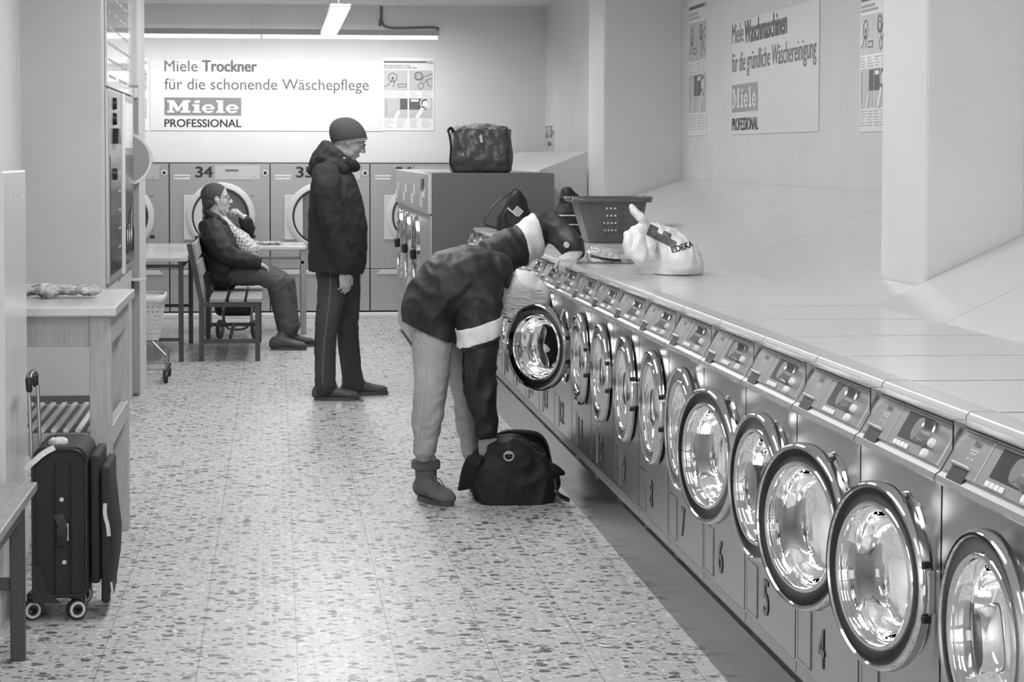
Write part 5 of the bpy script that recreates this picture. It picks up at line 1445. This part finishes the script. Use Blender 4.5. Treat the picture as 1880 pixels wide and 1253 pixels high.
# hood thrown back and stand-up collar
b = new()
limb(b, [S(598, 268, 0), S(590, 288), S(580, 304), S(571, 316)], [(.10, .035), (.13, .055), (.12, .045), (.08, .022)], YA, 20)
for sy in (-1, 1):
    limb(b, [S(601, 268, sy * .05), S(614, 284, sy * .10), S(632, 298, sy * .10), S(648, 304, sy * .055), S(652, 308, 0)], [.032, .042, .040, .036, .032], YA, 14)
    limb(b, [S(596, 290, sy * .06), S(610, 304, sy * .13), S(630, 312, sy * .11)], [.045, .05, .04], YA, 14)
b = fuse(b, .009, 4, folds=.005, fscale=.05, seed=1); obj('hood', b, 'jacket_a', jk, smooth=True, sharp=0, world=True)
for px, py in ((632, 291), (629, 296)):
    b = new(); ell(b, S(px, py, -.135), (.006, .006, .006)); obj('snap_button', b, 'tag', jk, smooth=True, world=True)
# jeans
def jeans(parent, near, far, hipc, mt, seam=True, fold=.005):
    b = new()
    for pts, rad in (near, far): limb(b, pts, rad, YA, 22, dome=True)
    limb(b, *hipc, YA, 26)
    kz, az = near[0][3].z, near[0][-1].z
    def ff(co, no):
        g = .35 + .9 * math.exp(-((co.z - kz) / .10) ** 2) + 1.0 * math.exp(-((co.z - az) / .07) ** 2)
        return fold * .6 * g * (1 - 2 * abs(noise.noise(V((co.x * 9 + co.z * 10, co.y * 7, co.z * 20 - co.x * 14)))) * 1.3) + .0025 * noise.noise(co * 22)
    b = fuse(b, .009, 4, fold_fn=ff); return obj('trousers', b, mt, parent, smooth=True, sharp=0, world=True)
near = ([S(611, 490, -.10), S(611, 525, -.11), S(606, 560, -.115), S(600, 592, -.12), S(597, 635, -.125), S(597, 690, -.13), S(598, 712, -.13)], [(.09, .09), (.094, .092), (.085, .082), (.075, .070), (.068, .066), (.064, .063), (.068, .068)])
far = ([S(632, 490, .10), S(637, 525, .115), S(639, 560, .125), S(638, 592, .13), S(640, 635, .135), S(646, 685, .14), S(649, 706, .14)], [(.09, .09), (.092, .086), (.084, .074), (.075, .066), (.069, .068), (.066, .064), (.07, .068)])
tr = jeans(t, near, far, ([S(618, 470), S(617, 495), S(616, 510)], [(.17, .12), (.18, .13), (.17, .12)]), 'jeans_dark')
b = new(); sm = [S(608, 500, -.32), S(607, 540, -.32), S(600, 600, -.32), S(594, 650, -.32), S(593, 708, -.32)]
bb = new(); ribbon(bb, sm, .004, .002, V((1, 0, 0)), 2); project(bb, tr, (0, 1, 0), .002); obj('side_seam', bb, 'seam', tr, world=True); b.free()
shoe('shoe', t, S(581, 734, -.13) * 1 + V((0, 0, 0)), (1, -.18, 0), .262, .10, .085, 'shoe_mid') if False else None
def ground(px, py):                       # the floor point seen at a pixel
    d = ROT @ V(((px - 940) / FPX, (626.5 - py) / FPX + SHY * 1880 / FPX, -1)); return CAM + d * (-CAM.z / d.z)
shoe('shoe', t, V((S(580, 734, -.13).x, Y0 - .12, 0)), (1, -.12, 0), .262, .10, .092, 'shoe_mid')
shoe('shoe', t, V((S(633, 727, .14).x, Y0 + .15, 0)), (1, .06, 0), .268, .10, .092, 'shoe_mid')
# knit hat
b = new()
up = R1 @ V((0, 0, 1)); fw = R1 @ V((1, 0, 0))
hp = [(.004, -.020, .104, .088), (.002, -.005, .110, .095), (-.002, .02, .112, .098), (-.006, .045, .110, .096), (-.012, .075, .103, .090), (-.018, .105, .086, .076), (-.022, .128, .060, .054), (-.024, .140, .026, .024)]
tiltm = Matrix.Rotation(math.radians(-32), 3, 'Y')
def HPt(x, z): return hc + R1 @ (tiltm @ V((x, 0, z)))
loft(b, [(HPt(x, z), R1 @ (tiltm @ V((rx_, 0, 0))), V((0, ry_, 0))) for x, z, rx_, ry_ in hp], 32, False)
ht = obj('knit_hat', b, 'beanie', t, smooth=True, sharp=0, world=True)
s_ = ht.modifiers.new('s', 'SUBSURF'); s_.levels = s_.render_levels = 2
for z0, z1, mt in ((-.017, -.0115, 'beaniestripe'), (-.007, -.003, 'beaniestripe')):
    b = new()
    for k in range(48):
        def q(a, z):
            i = z; rx_, ry_, x = .1065 + .4 * (z + .02), .0905 + .45 * (z + .02), .004 - .13 * (z + .02); return HPt(0, 0) + R1 @ (tiltm @ V((x + rx_ * math.cos(a), ry_ * math.sin(a), z)))
        a0, a1 = 2 * PI * k / 48, 2 * PI * (k + 1) / 48; quad(b, q(a0, z0), q(a1, z0), q(a1, z1), q(a0, z1))
    tag(obj('stripe', b, mt, ht, world=True), 'pale stripe around the hat')

# ---- the seated person
Y0 = 17.72
def S(px, py, dy=0): return A(px, py, Y0 + dy)
t = thing('person', (S(405, 520).x, Y0, .455), 'person in dark jacket sitting on the slatted bench with hand to mouth', 'person')
R2 = Matrix.Rotation(math.radians(-4), 3, 'Y'); hc = S(397.5, 365.5)
b = new(); P = head_shapes(b, hc, R2)
limb(b, [P(-.02, 0, -.05), S(395, 398), S(394, 412)], [(.060, .062), (.062, .065), (.08, .08)], YA)
limb(b, [S(394, 412), S(402, 440), S(410, 470), S(408, 500), S(402, 512)], [(.15, .08), (.17, .12), (.18, .14), (.17, .13), (.15, .09)], YA)
limb(b, [S(405, 505, -.09), S(460, 506, -.12), S(503, 518, -.13), S(513, 545, -.13), S(526, 604, -.12)], [.06, .055, .05, .045, .04], YA)
limb(b, [S(405, 505, .09), S(480, 506, .12), S(522, 521, .13), S(531, 550, .13), S(538, 600, .12)], [.06, .055, .045, .04, .035], YA)
limb(b, [S(388, 418, -.16), S(413, 462, -.26), S(470, 481, -.20)], [.045, .040, .028], YA)
limb(b, [S(396, 415, .16), S(456, 437, .20), S(449, 400, .06)], [.045, .040, .028], YA)
hand(b, S(471, 481, -.20), (1, .35, -.62), (-.5, 0, -1), (.0, .9, .1), (18, 25, 20))
hand(b, S(449, 402, .06), (-.72, -.42, .75), (-.8, .1, -.6), (-.3, .1, .8), (35, 45, 35), s=.98)
b = fuse(b, .005, 5); body = obj('body', b, 'skin', t, smooth=True, sharp=0, world=True)
eyes(P, R2, t, 1, True)
# hair cap
b = new(); ell(b, P(-.016, 0, .036), (.103, .083, .089), R2, 32); ell(b, P(-.040, 0, -.015), (.072, .074, .075), R2, 24)
b = fuse(b, .005, 2, folds=.003, fscale=.012)
bmesh.ops.bisect_plane(b, geom=b.verts[:] + b.edges[:] + b.faces[:], plane_co=P(.055, 0, .055), plane_no=R2 @ V((1, 0, -.55)), clear_outer=True)
bmesh.ops.bisect_plane(b, geom=b.verts[:] + b.edges[:] + b.faces[:], plane_co=P(.012, 0, -.005), plane_no=R2 @ V((.8, 0, -.75)), clear_outer=True)
bmesh.ops.bisect_plane(b, geom=b.verts[:] + b.edges[:] + b.faces[:], plane_co=P(-.05, 0, -.075), plane_no=R2 @ V((0, 0, -1)), clear_outer=True)
hr = obj('hair', b, 'hair_dark', t, smooth=True, sharp=0, world=True)
# jacket: torso, sleeves, collar
b = new()
limb(b, [S(391, 407), S(394, 422), S(402, 448), S(408, 472), S(410, 495), S(408, 511)], [(.12, .075), (.20, .115), (.225, .145), (.235, .165), (.23, .155), (.20, .115)], YA, 26)
limb(b, [S(385, 416, -.17), S(395, 440, -.235), S(413, 466, -.275), S(440, 477, -.25), S(469, 482, -.205)], [(.07, .085), (.078, .088), (.07, .080), (.062, .066), (.052, .050)], YA, 22)
limb(b, [S(393, 414, .17), S(425, 426, .22), S(455, 440, .20), S(455, 420, .12), S(450, 404, .07)], [(.07, .08), (.07, .076), (.068, .07), (.055, .055), (.047, .047)], YA, 22)
limb(b, [S(390, 508, 0), S(420, 510, 0), S(452, 499, -.02)], [(.21, .055), (.21, .065), (.17, .03)], YA, 24)
def jf2(co, no): return .009 * (1 - 2 * abs(noise.noise(V((co.x * 11 + co.z * 6, co.y * 6, co.z * 9 - co.x * 6)))) * 1.3) + .005 * noise.noise(co * 22)
b = fuse(b, .010, 4, fold_fn=jf2)
for v in b.verts:
    if v.co.z < .462 and v.co.x < S(485, 500).x: v.co.z = max(v.co.z, .458)
jk = obj('jacket', b, 'jacket_b', t, smooth=True, sharp=0, world=True)
b = new()
for sy in (-1, 1): limb(b, [S(377, 388, sy * .02), S(382, 392, sy * .09), S(396, 401, sy * .105), S(412, 412, sy * .07), S(424, 432, sy * .055)], [.024, .032, .034, .028, .02], YA, 14)
b = fuse(b, .008, 3, folds=.003, fscale=.04); obj('collar', b, 'jacket_b', jk, smooth=True, sharp=0, world=True)
# checked shirt showing in the open front
b = new(); limb(b, [S(416, 412), S(426, 425), S(441, 441), S(455, 458), S(455, 474)], [(.04, .035), (.07, .05), (.10, .075), (.115, .085), (.11, .07)], YA, 22); b = fuse(b, .009, 3, folds=.004, fscale=.06)
obj('shirt', b, 'plaid', t, smooth=True, sharp=0, world=True)
b = new(); limb(b, [S(411, 402), S(418, 411), S(427, 422)], [(.03, .026), (.045, .03), (.04, .024)], YA, 16); tag(obj('undershirt', b, 'shirt', t, smooth=True, world=True), 'white undershirt at the neck')
# trousers
near = ([S(405, 503, -.10), S(440, 503, -.12), S(480, 505, -.135), S(507, 518, -.14), S(513, 545, -.135), S(519, 575, -.13), S(525, 603, -.125)], [(.10, .095), (.10, .090), (.09, .085), (.080, .082), (.072, .076), (.070, .070), (.072, .066)])
far = ([S(405, 503, .10), S(450, 503, .12), S(500, 505, .13), S(527, 520, .135), S(531, 550, .135), S(534, 580, .13), S(537, 598, .13)], [(.10, .095), (.10, .085), (.09, .078), (.076, .07), (.066, .062), (.062, .058), (.064, .06)])
tr = jeans(t, near, far, ([S(392, 505), S(410, 505), S(425, 503)], [(.17, .07), (.18, .085), (.17, .08)]), 'jeans_mid', fold=.006)
for v in tr.data.vertices:
    wz = v.co.z + .455
    if v.co.x + t.location.x < S(482, 520).x and wz < .458: v.co.z = .4575 - .455
shoe('shoe', t, V((S(500, 634, -.13).x, Y0 - .16, 0)), (1, -.15, 0), .262, .105, .10, 'shoe_mid', ankle=S(524, 606, -.13))
shoe('shoe', t, V((S(520, 630, .13).x, Y0 + .13, 0)), (1, .05, 0), .255, .105, .10, 'shoe', ankle=S(538, 600, .13))
# earphones
b = new(); tube(b, [P(.006, -.092, -.012), P(.012, -.096, -.03), P(.03, -.085, -.07), P(.05, -.075, -.105), S(428, 420, -.09), S(455, 452, -.12), S(473, 462, -.12), S(480, 452, -.1)], .0028, 6, smooth=2); ell(b, P(.006, -.090, -.008), (.010, .008, .010)); tag(obj('earphones', b, 'wire', t, smooth=True, world=True), 'white earphone cable')

# ---- the bending person
Y0 = 9.92
def S(px, py, dy=0): return A(px, py, Y0 + dy)
t = thing('person', (S(790, 600).x, Y0, 0), 'white-haired person in dark anorak bending over the duffel bag', 'person')
upv = V((.84, 0, -.54)); fwv = V((-.54, 0, -.84)); R3 = Matrix((fwv, YA, upv)).transposed()
if R3.determinant() < 0: R3 = Matrix((fwv, -YA, upv)).transposed()
hc = S(953, 548, -.02)
b = new(); P = head_shapes(b, hc, R3, 1.0)
limb(b, [P(-.03, 0, -.05), S(920, 525), S(895, 515)], [(.058, .06), (.06, .065), (.08, .08)], YA)
limb(b, [S(900, 515), S(860, 530), S(815, 555), S(790, 575), S(788, 610)], [(.14, .09), (.16, .11), (.15, .11), (.15, .11), (.13, .09)], YA)
limb(b, [S(790, 600, -.09), S(792, 700, -.12), S(779, 830, -.13)], [.07, .048, .034], YA)
limb(b, [S(812, 600, .12), S(856, 705, .17), S(867, 830, .19)], [.07, .048, .034], YA)
limb(b, [S(880, 560, -.15), S(876, 690, -.20), S(893, 795, -.17)], [.045, .040, .028], YA)
limb(b, [S(930, 470, .15), S(1008, 420, .22), S(1056, 460, .04)], [.045, .040, .028], YA)
hand(b, S(893, 796, -.17), (.08, .25, -1), (.3, 1, .2), (1, -.2, 0), (25, 35, 30))
WH = S(1058, 463, .03)
hand(b, WH, (-.42, -.75, -.30), (.05, 0, -1), (-.75, .42, 0), (28, 42, 30), tcurl=30, s=1.05)
b = fuse(b, .005, 5); body = obj('body', b, 'skin', t, smooth=True, sharp=0, world=True)
eyes(P, R3, t)
# hair: cap and strands
b = new(); ell(b, P(-.014, 0, .040), (.108, .092, .092), R3, 32); ell(b, P(-.045, 0, -.010), (.080, .086, .085), R3, 28); ell(b, P(.02, 0, .075), (.085, .08, .055), R3, 24)
b = fuse(b, .006, 3)
bmesh.ops.bisect_plane(b, geom=b.verts[:] + b.edges[:] + b.faces[:], plane_co=P(.062, 0, .03), plane_no=R3 @ V((1, 0, -.5)), clear_outer=True)
bmesh.ops.bisect_plane(b, geom=b.verts[:] + b.edges[:] + b.faces[:], plane_co=P(-.05, 0, -.085), plane_no=R3 @ V((.3, 0, -1)), clear_outer=True)
hr = obj('hair', b, 'hair_white', t, smooth=True, sharp=0, world=True)
b = new(); rng = random.Random(11)
for k in range(300):
    a = rng.uniform(0, 2 * PI); r = math.sqrt(rng.uniform(0, 1))
    # roots on the crown, falling over the head towards the ground side and the nape
    y = r * math.sin(a); x = r * math.cos(a)
    p0 = V((-.014 + .105 * x * .8, .088 * y * .9, .04 + .095 * math.sqrt(max(.05, 1 - .8 * r * r))))
    sgn = -1 if y < 0 else 1
    fall = rng.uniform(.07, .14)
    p1 = V((p0.x + .02, sgn * (.093 + rng.uniform(0, .010)), .035 + rng.uniform(-.03, .03)))
    p2 = V((p0.x + .035 + rng.uniform(-.01, .03), sgn * (.094 + rng.uniform(-.004, .012)), -.01 - fall * .4))
    pts = [P(*p0), P(*p1), P(*p2)]
    tube(b, pts, [.0022, .0022, .0022, .0021, .002, .0018, .0016, .0014, .001], 4, smooth=2)
st = obj('hair_strands', b, 'hair_white', hr, smooth=True, sharp=0, world=True); st['kind'] = 'stuff'
# anorak
b = new()
limb(b, [S(790, 600), S(789, 575), S(805, 548), S(838, 522), S(872, 506), S(903, 500)], [(.205, .115), (.215, .125), (.225, .145), (.235, .16), (.225, .14), (.16, .10)], YA, 28)
limb(b, [S(790, 575), S(795, 600), S(796, 622)], [(.22, .105), (.218, .103), (.216, .102)], YA, 24)
limb(b, [S(880, 530, -.14), S(880, 565, -.19), S(878, 610, -.215), S(877, 690, -.215), S(886, 745, -.20), S(892, 790, -.18)], [(.088, .105), (.082, .098), (.072, .086), (.063, .075), (.056, .062), (.050, .046)], YA, 24)
limb(b, [S(905, 480, .14), S(945, 455, .19), S(975, 438, .22), S(1003, 414, .23), S(1028, 430, .17), S(1054, 457, .045)], [(.09, .10), (.085, .088), (.08, .082), (.072, .072), (.064, .062), (.052, .050)], YA, 24)
def jf3(co, no): return .009 * (1 - 2 * abs(noise.noise(V((co.x * 12 + co.z * 9, co.y * 6, co.z * 7 - co.x * 7)))) * 1.3) + .005 * noise.noise(co * 20)
b = fuse(b, .010, 4, fold_fn=jf3)
hem_c = S(797, 614); hem_n = V((-.38, 0, -.92))
for v in b.verts:
    d = (v.co - hem_c).dot(hem_n.normalized())
    if d > 0 and v.co.x < S(842, 600).x: v.co -= hem_n.normalized() * d
jk = obj('anorak', b, 'jacket_c', t, smooth=True, sharp=0, world=True)
b = new()
limb(b, [S(905, 472, .0), S(915, 482, .09), S(922, 510, .115), S(915, 545, .08), S(903, 560, .0)], [.02, .026, .028, .026, .02], YA, 12)
limb(b, [S(905, 472, .0), S(912, 482, -.09), S(918, 510, -.115), S(912, 545, -.08), S(903, 560, .0)], [.02, .026, .028, .026, .02], YA, 12)
b = fuse(b, .008, 3, folds=.003, fscale=.04); obj('collar', b, 'jacket_c', jk, smooth=True, sharp=0, world=True)
# white bands round both sleeves, with dark edges
def band(c, axis, hw, rad, mt, name, lab, lift=.004):
    """strip of the sleeve's own surface between two planes, raised a little"""
    b = new(); b.from_mesh(jk.data); off = t.location; axis = V(axis).normalized()
    bmesh.ops.translate(b, verts=b.verts, vec=off)
    bmesh.ops.delete(b, geom=[v for v in b.verts if (v.co - c).length > rad or abs((v.co - c).dot(axis)) > hw + .02], context='VERTS')
    for s_ in (-1, 1):
        bmesh.ops.bisect_plane(b, geom=b.verts[:] + b.edges[:] + b.faces[:], plane_co=c + axis * hw * s_, plane_no=axis * s_, clear_outer=True)
    keep_largest(b); b.normal_update()
    for v in b.verts: v.co += v.normal * lift
    o = obj(name, b, mt, jk, smooth=True, sharp=0, world=True); tag(o, lab)
    s_ = o.modifiers.new('s', 'SOLIDIFY'); s_.thickness = .004; s_.offset = 0; return o
c1 = S(878, 610, -.215); ax1 = (.30, .1, -.95); c2 = S(971, 439, .21); ax2 = (.93, .2, .22)
band(c1, ax1, .037, .16, 'bandwhite', 'sleeve_band', 'broad white band on the near sleeve')
band(c1 + V(ax1) * .047, ax1, .004, .16, 'jacket_trim', 'sleeve_piping', 'dark piping below the band')
band(c2, ax2, .042, .14, 'bandwhite', 'sleeve_band', 'broad white band on the far sleeve')
b = new(); lathe(b, [(0, .004), (.012, .004), (.014, 0)], S(1040, 450, -.01), (0.3, -1, .2), 20); tag(obj('badge', b, 'tag', jk, smooth=True, world=True), 'small round pale badge')
# jeans and boots
near = ([S(795, 600, -.095), S(793, 640, -.115), S(792, 700, -.125), S(784, 770, -.13), S(779, 832, -.135)], [(.095, .085), (.10, .088), (.085, .074), (.076, .066), (.066, .045)])
far = ([S(812, 602, .115), S(838, 650, .15), S(858, 710, .17), (S(862, 770, .18)), S(867, 832, .19)], [(.095, .085), (.10, .082), (.085, .072), (.074, .062), (.066, .045)])
tr = jeans(t, near, far, ([S(800, 590), S(800, 605), S(804, 618)], [(.165, .07), (.165, .075), (.155, .075)]), 'jeans_light', fold=.006)
bb = new(); ribbon(bb, [S(772, 620, -.4), S(790, 660, -.4), S(786, 720, -.4), S(776, 780, -.4), S(772, 828, -.4)], .006, .002, V((1, 0, 0)), 2); project(bb, tr, (0, 1, 0), .002); obj('side_seam', bb, 'ink_soft', tr, world=True)
for hx_, hy_, lab in ((S(759, 912, -.13).x, Y0 - .11, 'n'), (S(850, 900, .2).x, Y0 + .20, 'f')):
    d = V((.42, -.9, 0)).normalized()
    heel = V((hx_ + .035, hy_ + .08, 0)) if lab == 'n' else V((hx_ + .06, hy_ + .08, 0))
    so = shoe('boot', t, heel, (d.x, d.y, 0), .27, .108, .10, 'suede', boot=.165)
    b = new(); c = heel + d * .052; lathe(b, [(.050, .135), (.062, .140), (.064, .165), (.058, .178), (.046, .175)], c, (0, 0, 1), 24); obj('boot_cuff', b, 'suede', so, smooth=True, world=True)
    b = new(); lathe(b, [(.030, .165), (.044, .17), (.044, .195), (.03, .20)], c, (0, 0, 1), 20); obj('sock', b, 'sock', t, smooth=True, world=True)
    b = new(); 
    for s_ in (-1, 1): tube(b, [heel + d * .11 + V((0, 0, .115)), heel + d * .12 + V((.02 + .012 * s_, -.03, .10)), heel + d * .12 + V((.03 + .02 * s_, -.035, .06))], .0028, 6, smooth=1)
    obj('lace', b, 'greycable', so, smooth=True, world=True)
# white cloth by the near hand, on the washer door
b = new(); rng = random.Random(12)
for k in range(5): ell(b, A(916, 630 + k * 4, 9.78 + rng.uniform(-.02, .02)), (.016, .03, .014))
b = fuse(b, .005, 2, folds=.004, fscale=.03); tag(obj('folded_cloth', b, 'white', smooth=True, sharp=0), 'small white cloth hung on the wide open washer door', 'cloth')
